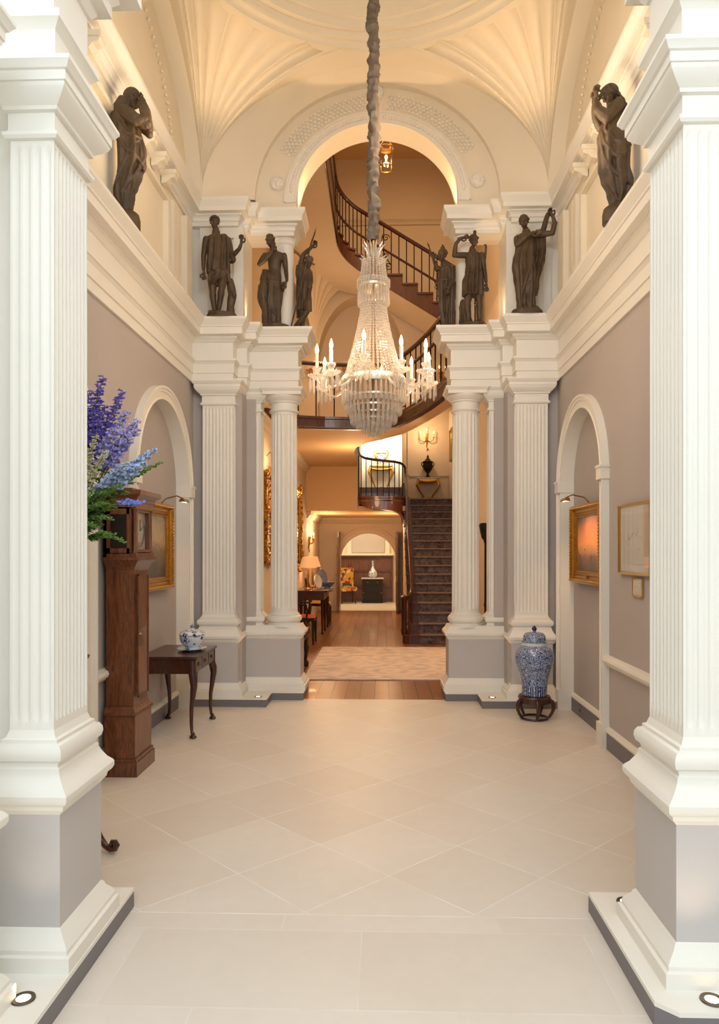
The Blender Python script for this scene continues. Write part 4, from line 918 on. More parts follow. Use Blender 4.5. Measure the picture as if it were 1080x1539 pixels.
# ================================================================== BLUE JAR ON STAND
JS = thing('jar_stand', 'dark carved wooden stand with curved legs under the tall blue jar', 'stand', (1.535, 7.03, 0))
MB().lathe([(.10, .20), (.15, .20), (.155, .208), (.15, .216), (.145, .225), (.10, .225)], (0, 0, 0), 32).build('seat_ring', 'mahog', JS, .6)
MB().lathe([(.135, .155), (.148, .158), (.148, .20), (.135, .20)], (0, 0, 0), 32).build('apron', 'mahog', JS, .6)
MB().tube([(.125*math.cos(2*PI*k/28), .125*math.sin(2*PI*k/28), .012) for k in range(29)], .011, 7).build('floor_ring', 'mahog', JS, True)
for k in range(5):
    a = -PI/2+2*PI*k/5
    MB().tube([(r*math.cos(a), r*math.sin(a), z) for r, z in ((.14, .19), (.165, .17), (.178, .14), (.176, .10), (.16, .06), (.14, .03), (.13, .02), (.145, .03), (.152, .045))], [.02, .02, .019, .017, .015, .014, .013, .01, .007], 8).build('leg', 'mahog', JS, True)
J = thing('temple_jar', 'tall blue and white lidded porcelain jar on a carved stand at right', 'jar', (1.535, 7.03, .22))
MB().lathe([(.095, .005), (.118, .01), (.120, .10)], (0, 0, 0), 40).build('foot_band', 'bluel', J, True)
MB().lathe([(.120, .10), (.124, .104), (.122, .11), (.13, .16), (.15, .23), (.172, .30), (.182, .36), (.178, .41), (.16, .45), (.13, .475), (.115, .482)], (0, 0, 0), 44).build('body', 'blue', J, True)
MB().lathe([(.113, .48), (.112, .51), (.10, .51)], (0, 0, 0), 36).build('neck', 'porc', J, .6)
MB().lathe([(.10, .51), (.117, .512), (.117, .522), (.108, .526), (.108, .55), (.102, .575), (.085, .597), (.05, .607), (.018, .61), (.014, .617)], (0, 0, 0), 36).build('lid', 'blue', J, .7)
MB().lathe([(.012, .615), (.022, .628), (.024, .64), (.014, .658), (.002, .668)], (0, 0, 0), 16).build('finial', 'cobalt', J, True)

# ================================================================== PICTURES
def frame_part(mb_w, mb_h, fw, dep, steps):   # ring in local x (width) / z (height), facing -y
    mb = MB(); hw, hh = mb_w/2, mb_h/2; vs = []
    for sx, sz in ((-1, -1), (1, -1), (1, 1), (-1, 1)):
        for o, d in steps: vs.append((sx*(hw-o*fw), -d*dep, sz*(hh-o*fw)))
    k = len(steps); mb.add(vs, [(i*k+j, ((i+1) % 4)*k+j, ((i+1) % 4)*k+j+1, i*k+j+1) for i in range(4) for j in range(k-1)])
    return mb
CARVED = [(0, 0), (0, .75), (.1, .95), (.22, 1), (.35, .8), (.45, .55), (.6, .5), (.72, .62), (.8, .55), (.9, .35), (1, .3), (1, .1)]
PLAIN = [(0, 0), (0, .9), (.15, 1), (.5, .9), (.85, .7), (1, .6), (1, .1)]
def picture(name, label, loc, rz, w, h, fw, dep, fmat, cmat, steps=CARVED, mount=0, glass=False, plate=False):
    r = thing(name, label, 'picture', loc, rz)
    fr = frame_part(w, h, fw, dep, steps).build('frame', fmat, r, .45)
    iw, ih = w/2-fw, h/2-fw
    if mount:
        MB().box(-iw, iw, -.012, -.008, -ih, ih).build('mount', 'mount', r); iw -= mount; ih -= mount
    MB().box(-iw-.002, iw+.002, -.016, -.010, -ih-.002, ih+.002).build('picture_surface', cmat, r)
    if glass: MB().box(-w/2+fw, w/2-fw, -.02, -.018, -h/2+fw, h/2-fw).build('glazing', 'glass', r)
    if plate: MB().box(-.045, .045, -dep*.75, -dep*.55, -h/2+fw*.35, -h/2+fw*.7).build('name_plate', 'brass', fr)
    if steps is CARVED:                     # carved leaf beads run round the frame
        mb = MB(); 
        for z in (-h/2+fw*.25, h/2-fw*.25):
            for i in range(int(w/.03)): mb.ball((-w/2+.02+i*.03, -dep*.97, z), .010, 6, 4)
        for x in (-w/2+fw*.25, w/2-fw*.25):
            for i in range(int(h/.03)): mb.ball((x, -dep*.97, -h/2+.02+i*.03), .010, 6, 4)
        mb.build('carved_edge', fmat, fr, True)
    return r
picture('sunset_painting', 'gilt framed sunset seascape painting under a brass light in the right niche', (2.0, 6.78, 1.665), -PI/2, 1.0, .74, .115, .075, 'gilt', 'sunset', CARVED, 0, False, True)
picture('landscape_painting', 'gilt framed dark landscape painting in the left niche behind the clock', (-2.0, 6.55, 1.64), PI/2, .98, .80, .115, .075, 'gilt', 'landsc')
picture('framed_drawing', 'gold framed pencil drawing on cream mount on the right wall', (1.918, 5.34, 1.687), -PI/2, .66, .525, .022, .03, 'gold', 'drawing', PLAIN, .06, True)
picture('framed_caption', 'small narrow gold framed card hanging below the pencil drawing', (1.918, 5.29, 1.337), -PI/2, .20, .135, .014, .016, 'gold', 'drawing', PLAIN, .012)
def picture_light(label, loc, rz, reach=.2):
    r = thing('picture_light', label, 'picture light', loc, rz)
    MB().tube([(0, .0, 0), (0, -.05, .05), (0, -reach*.7, .075), (0, -reach, .045)], .006, 8).build('arm', 'brass', r, True)
    sh = MB(); vs = []; n = 14
    for x in (-.085, .085):
        for i in range(n+1):
            a = PI*i/n*1.15-.25; vs.append((x, -reach-.024*math.cos(a), .02+.028*math.sin(a)))
    sh.add(vs, [(i, i+1, n+2+i, n+1+i) for i in range(n)]+[tuple(range(n+1)), tuple(range(n+1, 2*n+2))]).build('shade', 'brass', r, .6)
    MB().tube([(-.07, -reach, .02), (.07, -reach, .02)], .007, 8).build('bulb', 'lens', r)
picture_light('brass picture light over the sunset painting on the right', (1.965, 6.70, 2.035), -PI/2, .22)
picture_light('brass picture light over the dark landscape painting on the left', (-1.965, 6.72, 2.035), PI/2, .22)

# ================================================================== FLOOR UPLIGHTS, SOCKETS
def uplight(label, x, y, z):
    r = thing('floor_uplight', label, 'uplight', (x, y, z))
    MB().lathe([(.024, .0), (.024, .004), (.038, .005), (.040, .0)], (0, 0, 0), 24, False).build('rim', 'steel', r, .6)
    MB().lathe([(.024, -.001), (.024, .002)], (0, 0, 0), 20).build('lens', 'lens', r)
UPL = [(-1.135, 3.18, .087), (-1.125, 2.435, .087), (1.135, 3.19, .087), (1.195, 2.50, .087), (-1.20, 7.56, .087), (1.22, 7.60, .087)]
for (x, y, z), l in zip(UPL, ['round uplight set in the back corner of the left near plinth', 'round uplight set in the front of the left near plinth', 'round uplight set in the back corner of the right near plinth', 'round uplight set in the front of the right near plinth', 'small uplight on the far left plinth by the pedestal', 'small uplight on the far right plinth by the pedestal']): uplight(l, x, y, z)
for y, l in ((7.08, 'grey socket plate in the skirting, nearer the blue jar'), (6.30, 'grey socket plate in the skirting, nearer the right arch jamb')):
    s_ = thing('socket_plate', l, 'socket', (1.984, y, .07)); MB().box(-.006, 0, -.045, .045, -.045, .045).build('plate', 'dark', s_); MB().box(-.008, -.005, -.015, .015, -.015, .015).build('socket', 'black', s_)

# ================================================================== TALL STAND, VASE AND FLOWERS
FS_ = thing('plant_stand', 'dark tripod stand with scrolled feet half hidden behind the near left pilaster', 'stand', (-1.575, 3.9, 0))
MB().lathe([(.03, .14), (.04, .2), (.025, .26), (.02, .6), (.028, .9), (.02, .94), (.035, 1.0), (.06, 1.02)], (0, 0, 0), 18).build('pole', 'mahog', FS_, True)
MB().lathe([(.02, 1.01), (.075, 1.02), (.08, 1.035), (.06, 1.04)], (0, 0, 0), 24).build('tray_top', 'mahog', FS_, .6)
for k in range(3):
    a = -.30+2*PI*k/3; c, s = math.cos(a), math.sin(a)
    MB().tube([(r*c*1.1, r*s*1.1, z) for r, z in ((.02, .2), (.07, .19), (.12, .13), (.155, .07), (.185, .035), (.215, .022), (.24, .03), (.25, .048), (.24, .064), (.222, .062), (.216, .048), (.225, .042))], [.022, .022, .02, .018, .017, .017, .017, .016, .014, .013, .012, .010], 9).build('leg', 'mahog', FS_, True)
VS = thing('flower_vase', 'slim pale vase holding the tall blue flower arrangement', 'vase', (-1.575, 3.9, 1.04))
MB().lathe([(.035, 0), (.04, .02), (.055, .15), (.065, .35), (.06, .5), (.05, .58), (.058, .64), (.052, .64), (.044, .58)], (0, 0, 0), 24, False).build('body', 'porc', VS, True)
def petal_cluster(mb, c, r, k):
    for i in range(k):
        a = 2*PI*i/k+rnd.random(); tl = rnd.uniform(.1, .8); q = r*rnd.uniform(.7, 1.2)
        d = Vector((math.cos(a), math.sin(a), tl)).normalized(); u_ = d.orthogonal().normalized(); v_ = d.cross(u_)
        C = Vector(c); tip = C+d*q; m = C+d*q*.6; w = q*.42
        m2 = C+d*q*.86; m1 = C+d*q*.3; mb.add([tuple(C), tuple(m1+u_*w*.5), tuple(m+u_*w*.85+v_*.10*q), tuple(m2+u_*w*.55+v_*.05*q), tuple(tip), tuple(m2-u_*w*.55-v_*.05*q), tuple(m-u_*w*.85-v_*.08*q), tuple(m1-u_*w*.5)], [(0, 1, 2, 6, 7), (2, 3, 4, 5, 6)])
def spike(label, group, tip, matn, n=26, size=.026, start=.42, bend=.06, leaves=2, name='delphinium', cat='flower'):
    b = Vector((-1.575, 3.9, 1.60)); t_ = Vector(tip); r = thing(name, label, cat, tuple(b), 0, group)
    d = t_-b; pts = []
    for i in range(15):
        q = i/14; p = d*q; p.z += bend*math.sin(PI*q); p.x += -.02*math.sin(PI*q); pts.append(p)
    MB().tube([tuple(p) for p in pts], [lerp(.0055, .0025, i/14) for i in range(15)], 6).build('stem', 'stem', r, True)
    fl = MB(); ln = d.length
    for i in range(n):
        q = lerp(start, 1.0, (i+rnd.random()*.6)/n); f = q*14; i0 = min(13, int(f)); p = pts[i0].lerp(pts[i0+1], f-i0)
        tp_ = 1-.5*((q-start)/(1-start))**1.5; a = i*2.4; o_ = Vector((math.cos(a), math.sin(a)*.9, rnd.uniform(-.3, .5)))*size*1.25*tp_
        petal_cluster(fl, p+o_, size*tp_*1.5, 7); petal_cluster(fl, p+o_*1.15, size*tp_*.9, 5); petal_cluster(fl, p-o_*.8, size*tp_*1.2, 6)
    fl.build('florets', matn, r)
    if leaves:
        lf = MB()
        for i in range(leaves):
            q = rnd.uniform(.28, max(.32, start)); f = q*14; i0 = int(f); p = pts[i0].lerp(pts[i0+1], f-i0); a = rnd.uniform(0, 2*PI)
            for j in range(-2, 3):
                dd = Vector((math.cos(a+j*.35), math.sin(a+j*.35), .1-.1*abs(j))); ll = .085*(1-.18*abs(j)); u_ = Vector((-dd.y, dd.x, .15))*.014
                lf.add([tuple(p), tuple(p+dd*ll*.5+u_), tuple(p+dd*ll+Vector((0, 0, -.02))), tuple(p+dd*ll*.5-u_)], [(0, 1, 2, 3)])
        lf.build('leaves', 'leaf', r)
    return r
V_ = 'deep violet-blue delphinium spike rising at the top of the arrangement'
for tip in ((-1.40, 3.86, 2.53), (-1.31, 3.90, 2.46), (-1.45, 3.80, 2.44), (-1.36, 3.78, 2.36), (-1.49, 3.98, 2.40)): spike(V_, 'violet delphiniums', tip, 'violet', 34, .021, .52)
for tip in ((-1.30, 3.95, 2.36), (-1.22, 3.88, 2.30), (-1.19, 3.80, 2.24), (-1.28, 3.74, 2.24)): spike('lilac delphinium spike leaning right in the middle of the arrangement', 'lilac delphiniums', tip, 'lilac', 26, .022, .58)
for tip in ((-1.12, 3.86, 2.14), (-1.15, 3.78, 2.06), (-1.22, 3.70, 2.04)): spike('pale sky-blue delphinium spike leaning low to the right', 'sky blue delphiniums', tip, 'sky', 24, .023, .60, .05, 3)
for tip in ((-1.42, 3.66, 2.24), (-1.35, 3.64, 2.18), (-1.41, 3.64, 2.05), (-1.30, 3.64, 2.10)): spike('cream and green flower spike at the left of the arrangement', 'cream flower spikes', tip, 'cream', 40, .015, .42, .05, 3, 'cream_flower_spike')
spike('cornflower-blue bloom hanging lowest at the right of the arrangement', None, (-1.19, 3.80, 1.84), 'royal', 10, .026, .84, .10, 2)
for tip in ((-1.30, 3.72, 1.76), (-1.38, 3.70, 1.72), (-1.44, 3.72, 1.76), (-1.34, 3.72, 1.90), (-1.09, 3.9, 2.08), (-1.25, 3.76, 1.64), (-1.40, 3.66, 1.88), (-1.24, 3.70, 1.94), (-1.42, 3.68, 1.66), (-1.32, 3.70, 1.84)):
    r = spike('leafy green sprig low in the arrangement', 'green sprigs', tip, 'leaf', 12, .016, .6, .07, 9, 'foliage_sprig', 'foliage')
# ================================================================== FURNITURE OF THE STAIR HALL
rg = MB().box(-.90, 1.2, 9.06, 12.12, 0, .012).build('hall_rug', 'rug'); tag(rg, 'large faded beige and grey patterned rug on the wood floor', 'rug')
CT = thing('console_table', 'long dark mahogany console table along the left wall of the stair hall', 'table', (-1.30, 14.65, 0))
MB().prism([(-.28, -.72), (.26, -.72), (.33, -.6), (.40, -.3), (.42, 0), (.40, .3), (.33, .6), (.26, .72), (-.28, .72)], .80, .842).build('table_top', 'mahog', CT)
MB().box(-.26, .265, -.69, .69, .66, .80).build('apron', 'mahog', CT)
for x in (-.235, .24):
    for y in (-.66, -.02, .66): MB().lathe([(.024, 0), (.018, .06), (.034, .66)], (x, y, 0), 4).build('leg', 'mahog', CT)
for s in (-1, 1): MB().box(.264, .272, s*.34-.28, s*.34+.28, .69, .78).build('drawer', 'mahog', CT)
def chair(label, loc, rz, seatmat, arms=True, lattice=False, wood_='black', h=.98):
    r = thing('armchair' if arms else 'side_chair', label, 'chair', loc, rz)
    MB().prism([(-.22, .22), (-.27, -.24), (.27, -.24), (.22, .22)], .40, .46).build('seat_rail', wood_, r)
    sb = MB().grid(lambda u, v: (lerp(-.26, .26, u)*lerp(1, .84, v), lerp(-.235, .21, v), .46+.045*math.sin(PI*u)**.6*math.sin(PI*v)**.6), 12, 12); sb.build('seat', seatmat, r, True)
    for sx in (-1, 1):
        MB().tube([(sx*.24, -.21, .45), (sx*.24, -.21, .2), (sx*.235, -.215, 0)], [.026, .021, .015], 8).build('leg', wood_, r, True)
        MB().tube([(sx*.20, .27, 0), (sx*.20, .215, .42), (sx*.205, .22, .6), (sx*.22, .30, h)], [.016, .022, .02, .015], 8).build('leg', wood_, r, True)
        if arms: MB().tube([(sx*.25, -.10, .45), (sx*.29, -.12, .58), (sx*.30, -.10, .68), (sx*.28, .05, .70), (sx*.22, .24, .72)], [.017, .016, .018, .017, .015], 8).build('arm', wood_, r, True)
    b = MB().tube([(-.22, .30, h), (0, .32, h+.02), (.22, .30, h)], .018, 8).tube([(-.205, .24, .62), (.205, .24, .62)], .012, 8)
    if lattice:
        for i in range(-3, 4):
            b.tube([(i*.06-.06, .25, .64), (i*.06+.06, .30, h-.02)], .009, 6).tube([(i*.06+.06, .25, .64), (i*.06-.06, .30, h-.02)], .009, 6)
    else:
        for i in (-1, 0, 1): b.tube([(i*.07, .245, .62), (i*.085, .27, .8), (i*.07, .31, h)], .014, 6)
    b.build('backrest', wood_, r, True)
    return r
chair('dark armchair with coral red seat in front of the console table', (-1.30, 12.65, 0), PI/2, 'redseat')
chair('dark lattice-back chair with ochre seat beyond the console table', (-1.28, 16.1, 0), PI/2, 'yelseat', False, True, 'mahog')
def lamp(label, loc):
    r = thing('table_lamp', label, 'lamp', loc)
    MB().lathe([(.07, 0), (.075, .015), (.05, .03), (.02, .05), (.017, .2), (.022, .3), (.014, .33), (.012, .46)], (0, 0, 0), 16).build('base', 'brass', r, True)
    MB().lathe([(.175, .43), (.11, .64)], (0, 0, 0), 28, False).build('lamp_shade', 'shade', r, True)
    MB().ball((0, 0, .5), .03, 8, 6).build('bulb', 'flame_soft', r, True)
lamp('lit table lamp with peach shade at the near end of the console table', (-1.36, 14.25, .842)); lamp('lit table lamp with peach shade at the far end of the console table', (-1.36, 15.15, .842))
def plate(name, label, loc, rad, mat, tilt=.2):
    r = thing(name, label, 'plate', loc, PI*.36)
    MB().lathe([(.001, 0), (rad*.55, .0), (rad*.62, .012), (rad, .022), (rad*.985, .028), (rad*.6, .018), (.001, .008)], (0, 0, 0), 32, False).xf(Matrix.Translation((0, 0, rad+.012)) @ Matrix.Rotation(PI/2-tilt, 4, 'X')).build('dish', mat, r, True)
    MB().tube([(-.06, -.03, 0), (-.05, .08, .0), (-.04, .05, rad*1.1)], .006, 6).tube([(.06, -.03, 0), (.05, .08, .0), (.04, .05, rad*1.1)], .006, 6).tube([(-.06, -.03, 0), (-.06, -.035, .03)], .006, 6).tube([(.06, -.03, 0), (.06, -.035, .03)], .006, 6).build('plate_stand', 'mahog', r, True)
plate('white_dish', 'white pierced dish propped on a stand upon the console table', (-1.20, 14.45, .842), .14, 'porc')
plate('blue_plate', 'blue and white charger propped on a stand upon the console table', (-1.15, 14.95, .842), .19, 'blue')
bo = thing('china_bowl', 'blue and white china bowl at the front edge of the console table', 'bowl', (-1.03, 14.85, .842))
MB().lathe([(.06, 0), (.065, .02), (.10, .05), (.15, .10), (.165, .13), (.155, .128), (.09, .05), (.02, .03)], (0, 0, 0), 28, False).build('bowl', 'blue', bo, True)
def carved_mirror(label, loc, rz, w, h):
    r = thing('gilt_mirror', label, 'mirror', loc, rz)
    fr = frame_part(w, h, .07, .06, CARVED).build('frame', 'gilt', r, .5)
    MB().box(-w/2+.06, w/2-.06, -.012, -.006, -h/2+.06, h/2-.06).build('mirror_glass', 'mirror', r)
    mb = MB(); R_ = random.Random(3)
    for k in range(130):
        q = k/130*2*(w+h)
        if q < w: x, z = -w/2+q, h/2
        elif q < w+h: x, z = w/2, h/2-(q-w)
        elif q < 2*w+h: x, z = w/2-(q-w-h), -h/2
        else: x, z = -w/2, -h/2+(q-2*w-h)
        mb.ball((x+R_.uniform(-.04, .04), -R_.uniform(.03, .06), z+R_.uniform(-.03, .03)), R_.uniform(.022, .038), 6, 4, (1, 1, R_.uniform(.7, 1.6)))
    mb.build('carving', 'gilt', fr, True)
    cr = MB()
    for s in (-1, 1):
        cr.tube([(0, -.06, h/2), (s*.08, -.08, h/2+.08), (s*.16, -.07, h/2+.10), (s*.2, -.06, h/2+.04), (s*.15, -.06, h/2)], [.04, .035, .03, .02, .01], 7)
        cr.tube([(0, -.06, -h/2), (s*.08, -.07, -h/2-.07), (s*.15, -.06, -h/2-.05)], [.04, .03, .012], 7)
    cr.tube([(0, -.07, h/2), (0, -.09, h/2+.12), (.01, -.08, h/2+.2)], [.05, .045, .012], 8).build('crest', 'gilt', r, True)
carved_mirror('tall carved gilt mirror on the left wall seen between the left columns', (-1.6, 10.75, 2.08), PI/2, .85, 1.25)
carved_mirror('carved gilt mirror hanging over the console table', (-1.6, 14.4, 2.0), PI/2, .95, 1.45)
picture_light('dark picture light over the gilt mirror between the left columns', (-1.6, 10.6, 2.98), PI/2, .22)
def sconce(label, loc, rz, n=2, spread=.10):
    r = thing('wall_sconce', label, 'wall light', loc, rz)
    MB().tube([(0, -.01, -.22), (.01, -.03, -.1), (-.01, -.03, 0), (0, -.04, .06)], [.012, .022, .026, .03], 8).tube([(0, -.02, -.2), (.03, -.03, -.26), (0, -.02, -.30)], [.012, .018, .006], 8).build('backplate', 'gilt', r, True)
    for i in range(n):
        x = (i-(n-1)/2)*spread*2/(max(1, n-1)); up = .08 if n == 3 and i == 1 else 0
        a = MB().tube([(0, -.03, -.04), (x*.5, -.08, -.10), (x*.95, -.12, -.06+up*.5), (x, -.12, .0+up)], [.012, .010, .010, .012], 8).lathe([(.012, 0), (.026, .012), (.026, .02), (.014, .024)], (x, -.12, up), 12).build('arm', 'gilt', r, True)
        MB().lathe([(.010, .02), (.010, .10)], (x, -.12, up), 10).build('candle_sleeve', 'candle', a, True)
        MB().lathe([(.005, .10), (.013, .118), (.012, .132), (.002, .16)], (x, -.12, up), 10).build('candle_bulb', 'flame', a, True)
sconce('gilt two-candle wall sconce above the console table lamps', (-1.6, 16.6, 1.86), PI/2, 2, .13)
sconce('gilt three-candle wall sconce above the dark urn on the landing', (1.20, 18.4, 4.42), 0, 3, .17)
sconce('lit two-candle sconce on the gallery wall at left', (-1.30, 14.2, 5.08), 0, 2, .06); sconce('lit two-candle sconce on the gallery wall at right', (1.24, 14.2, 5.0), 0, 2, .06)
def gilt_console(label, loc, rz, w=.52, h=.62):
    r = thing('gilt_console', label, 'table', loc, rz)
    MB().prism([(-w/2, 0), (-w/2, -.2), (-w/2+.06, -.27), (w/2-.06, -.27), (w/2, -.2), (w/2, 0)], h-.03, h).build('marble_top', 'dial', r)
    ap = MB().box(-w/2+.04, w/2-.04, -.22, 0, h-.12, h-.03)
    for i in range(16): ap.ball((-w/2+.05+i*(w-.1)/15, -.225, h-.09-.03*math.sin(PI*i/15)), .026, 6, 4)
    ap.build('apron', 'gilt', r, .6)
    for s in (-1, 1): MB().tube([(s*(w/2-.03), -.2, h-.06), (s*(w/2+.01), -.24, h-.18), (s*(w/2-.05), -.22, h-.32), (s*(w/2-.14), -.17, .18), (s*(w/2-.17), -.16, .06), (s*(w/2-.13), -.2, .02)], [.035, .04, .028, .022, .026, .03], 8).build('leg', 'gilt', r, True)
    st = MB().tube([(-w/2+.14, -.15, .07), (0, -.18, .12), (w/2-.14, -.15, .07)], [.02, .04, .02], 8).ball((0, -.18, .08), .06, 10, 6, (1.2, .7, 1)); st.build('stretcher', 'gilt', r, True)
gilt_console('gilt console table carrying the dark urn on the landing', (1.22, 18.39, 2.80), 0)
gilt_console('gilt console table standing in the bright alcove above the landing', (.06, 19.38, 3.13), 0, .62, .72)
ur = thing('dark_urn', 'dark bronze lidded urn on the gilt console of the landing', 'urn', (1.22, 18.26, 3.42))
MB().lathe([(.075, 0), (.075, .02), (.04, .04), (.025, .1), (.045, .13), (.10, .2), (.125, .30), (.115, .36), (.13, .38), (.13, .40), (.08, .43), (.05, .47), (.02, .50), (.028, .53), (.004, .58)], (0, 0, 0), 28).build('body', 'iron', ur, True)
for s in (-1, 1): MB().tube([(s*.11, 0, .25), (s*.16, 0, .33), (s*.15, 0, .38), (s*.11, 0, .37)], .012, 7).build('handle', 'iron', ur, True)
uv = thing('gilt_urn', 'pale china urn with gilt mounts on the console in the bright alcove', 'urn', (.06, 19.22, 3.85))
MB().lathe([(.08, 0), (.08, .03), (.04, .05), (.05, .09), (.11, .2), (.13, .3), (.10, .36), (.06, .38), (.05, .42), (.07, .45), (.02, .52)], (0, 0, 0), 28).build('body', 'bluew', uv, True)
g_ = MB().lathe([(.083, 0), (.09, .015), (.083, .03)], (0, 0, 0), 24, False).lathe([(.132, .28), (.138, .3), (.132, .32)], (0, 0, 0), 24, False)
for s in (-1, 1): g_.tube([(s*.06, 0, .12), (s*.15, 0, .2), (s*.19, 0, .32), (s*.13, 0, .40), (s*.08, 0, .36)], [.012, .02, .022, .016, .01], 7)
g_.build('mounts', 'gilt', uv, True)
gm = thing('gilt_wall_bracket', 'gilt winged wall ornament high in the bright alcove', 'ornament', (.06, 19.4, 4.66))
MB().ball((0, -.06, 0), .06, 10, 7, (1, .8, 1.2)).tube([(0, -.07, 0), (-.1, -.07, .08), (-.2, -.05, .2)], [.04, .035, .008], 8).tube([(0, -.07, 0), (.1, -.07, .08), (.2, -.05, .2)], [.04, .035, .008], 8).tube([(-.1, -.06, -.06), (0, -.08, -.09), (.1, -.06, -.06)], [.012, .03, .012], 8).build('wings', 'gilt', gm, True)
picture('stair_picture', 'gilt framed picture on the right wall above the stairs', (1.75, 17.3, 4.1), -PI/2, .6, .75, .08, .06, 'gilt', 'landsc')
TO = thing('torchere', 'slim black pole torchere seen between the right columns', 'floor lamp', (1.385, 9.25, 0))
MB().lathe([(.13, 0), (.13, .02), (.05, .05), (.03, .1)], (0, 0, 0), 20).build('foot', 'black', TO, True); MB().lathe([(.022, .08), (.018, .9), (.026, .92), (.018, .95), (.016, 1.72)], (0, 0, 0), 14).build('pole', 'black', TO, True)
MB().lathe([(.02, 1.70), (.03, 1.74), (.05, 1.76), (.07, 1.84), (.085, 1.92), (.07, 1.95), (.02, 1.96)], (0, 0, 0), 18).build('head', 'black', TO, True)
CC = thing('carved_chest_stand', 'low dark carved stand just inside the hall beside the left pedestal', 'stand', (-1.22, 9.9, 0))
MB().box(-.30, .30, -.32, .32, .46, .54).box(-.27, .27, -.29, .29, .40, .46).build('top', 'black', CC)
for sx in (-1, 1):
    for sy in (-1, 1): MB().lathe([(.04, 0), (.045, .05), (.02, .09), (.035, .18), (.05, .25), (.03, .32), (.04, .40)], (sx*.24, sy*.26, 0), 12).build('leg', 'black', CC, True)
# far room
CB = thing('black_cabinet', 'small black cabinet with two drawers and doors against the far panelling', 'cabinet', (-.21, 22.55, .002))
MB().box(-.30, .30, -.19, .22, .04, .74).box(-.32, .32, -.21, .24, 0, .06).build('carcass', 'black', CB); MB().box(-.34, .34, -.23, .24, .74, .775).build('cabinet_top', 'dial', CB)
for s in (-1, 1):
    d_ = MB().box(s*.15-.13, s*.15+.13, -.205, -.19, .57, .71).build('drawer', 'black', CB); MB().ball((s*.15, -.215, .64), .02, 8, 6).build('knob', 'brass', d_, True)
    d_ = MB().box(s*.15-.13, s*.15+.13, -.205, -.19, .10, .54)
    for i in range(5): d_.box(s*.15-.11+i*.047, s*.15-.08+i*.047, -.212, -.2, .13, .51)
    d_ = d_.build('door', 'black', CB); MB().ball((s*.27, -.215, .32), .018, 8, 6).build('knob', 'brass', d_, True)
va = thing('bottle_vase', 'white sprigged bottle vase on the black cabinet in the far room', 'vase', (-.20, 22.5, .777))
MB().lathe([(.08, 0), (.13, .05), (.145, .12), (.11, .2), (.05, .28), (.03, .38), (.03, .48), (.045, .52), (.035, .52), (.02, .46)], (0, 0, 0), 28, False).build('body', 'bluew', va, True)
fc = thing('upholstered_chair', 'high-back chair in floral needlework left of the black cabinet', 'chair', (-.98, 22.3, .002), .25)
MB().box(-.25, .25, -.26, .24, .38, .50).build('seat', 'needle', fc); MB().prism([(-.24, .20), (.24, .20), (.24, .30), (-.24, .30)], .50, 1.08).build('backrest', 'needle', fc)
for sx in (-1, 1):
    for y in (-.22, .22): MB().tube([(sx*.21, y, .39), (sx*.22, y*1.04, .2), (sx*.21, y*1.02, 0)], [.025, .018, .02], 8).build('leg', 'mahog', fc, True)

# ================================================================== BRONZE STATUES
def remesh(mb, name, parent, vox=.0046, mat='bronze', rough=0, seed=0):
    me = bpy.data.meshes.new(name); me.from_pydata(mb.v, [], mb.f); me.update()
    bm = bmesh.new(); bm.from_mesh(me); bmesh.ops.recalc_face_normals(bm, faces=bm.faces); bm.to_mesh(me); bm.free()
    o = bpy.data.objects.new(name, me); COL.objects.link(o)
    m = o.modifiers.new('r', 'REMESH'); m.mode = 'VOXEL'; m.voxel_size = vox; m.adaptivity = 0
    s = o.modifiers.new('s', 'SMOOTH'); s.factor = .5; s.iterations = 1
    dg = bpy.context.evaluated_depsgraph_get(); dg.update()
    me2 = bpy.data.meshes.new_from_object(o.evaluated_get(dg)); o.modifiers.clear(); o.data = me2; bpy.data.meshes.remove(me)
    me2.name = name
    for p in me2.polygons: p.use_smooth = True
    me2.materials.clear(); me2.materials.append(M[mat]); o.parent = parent
    return o
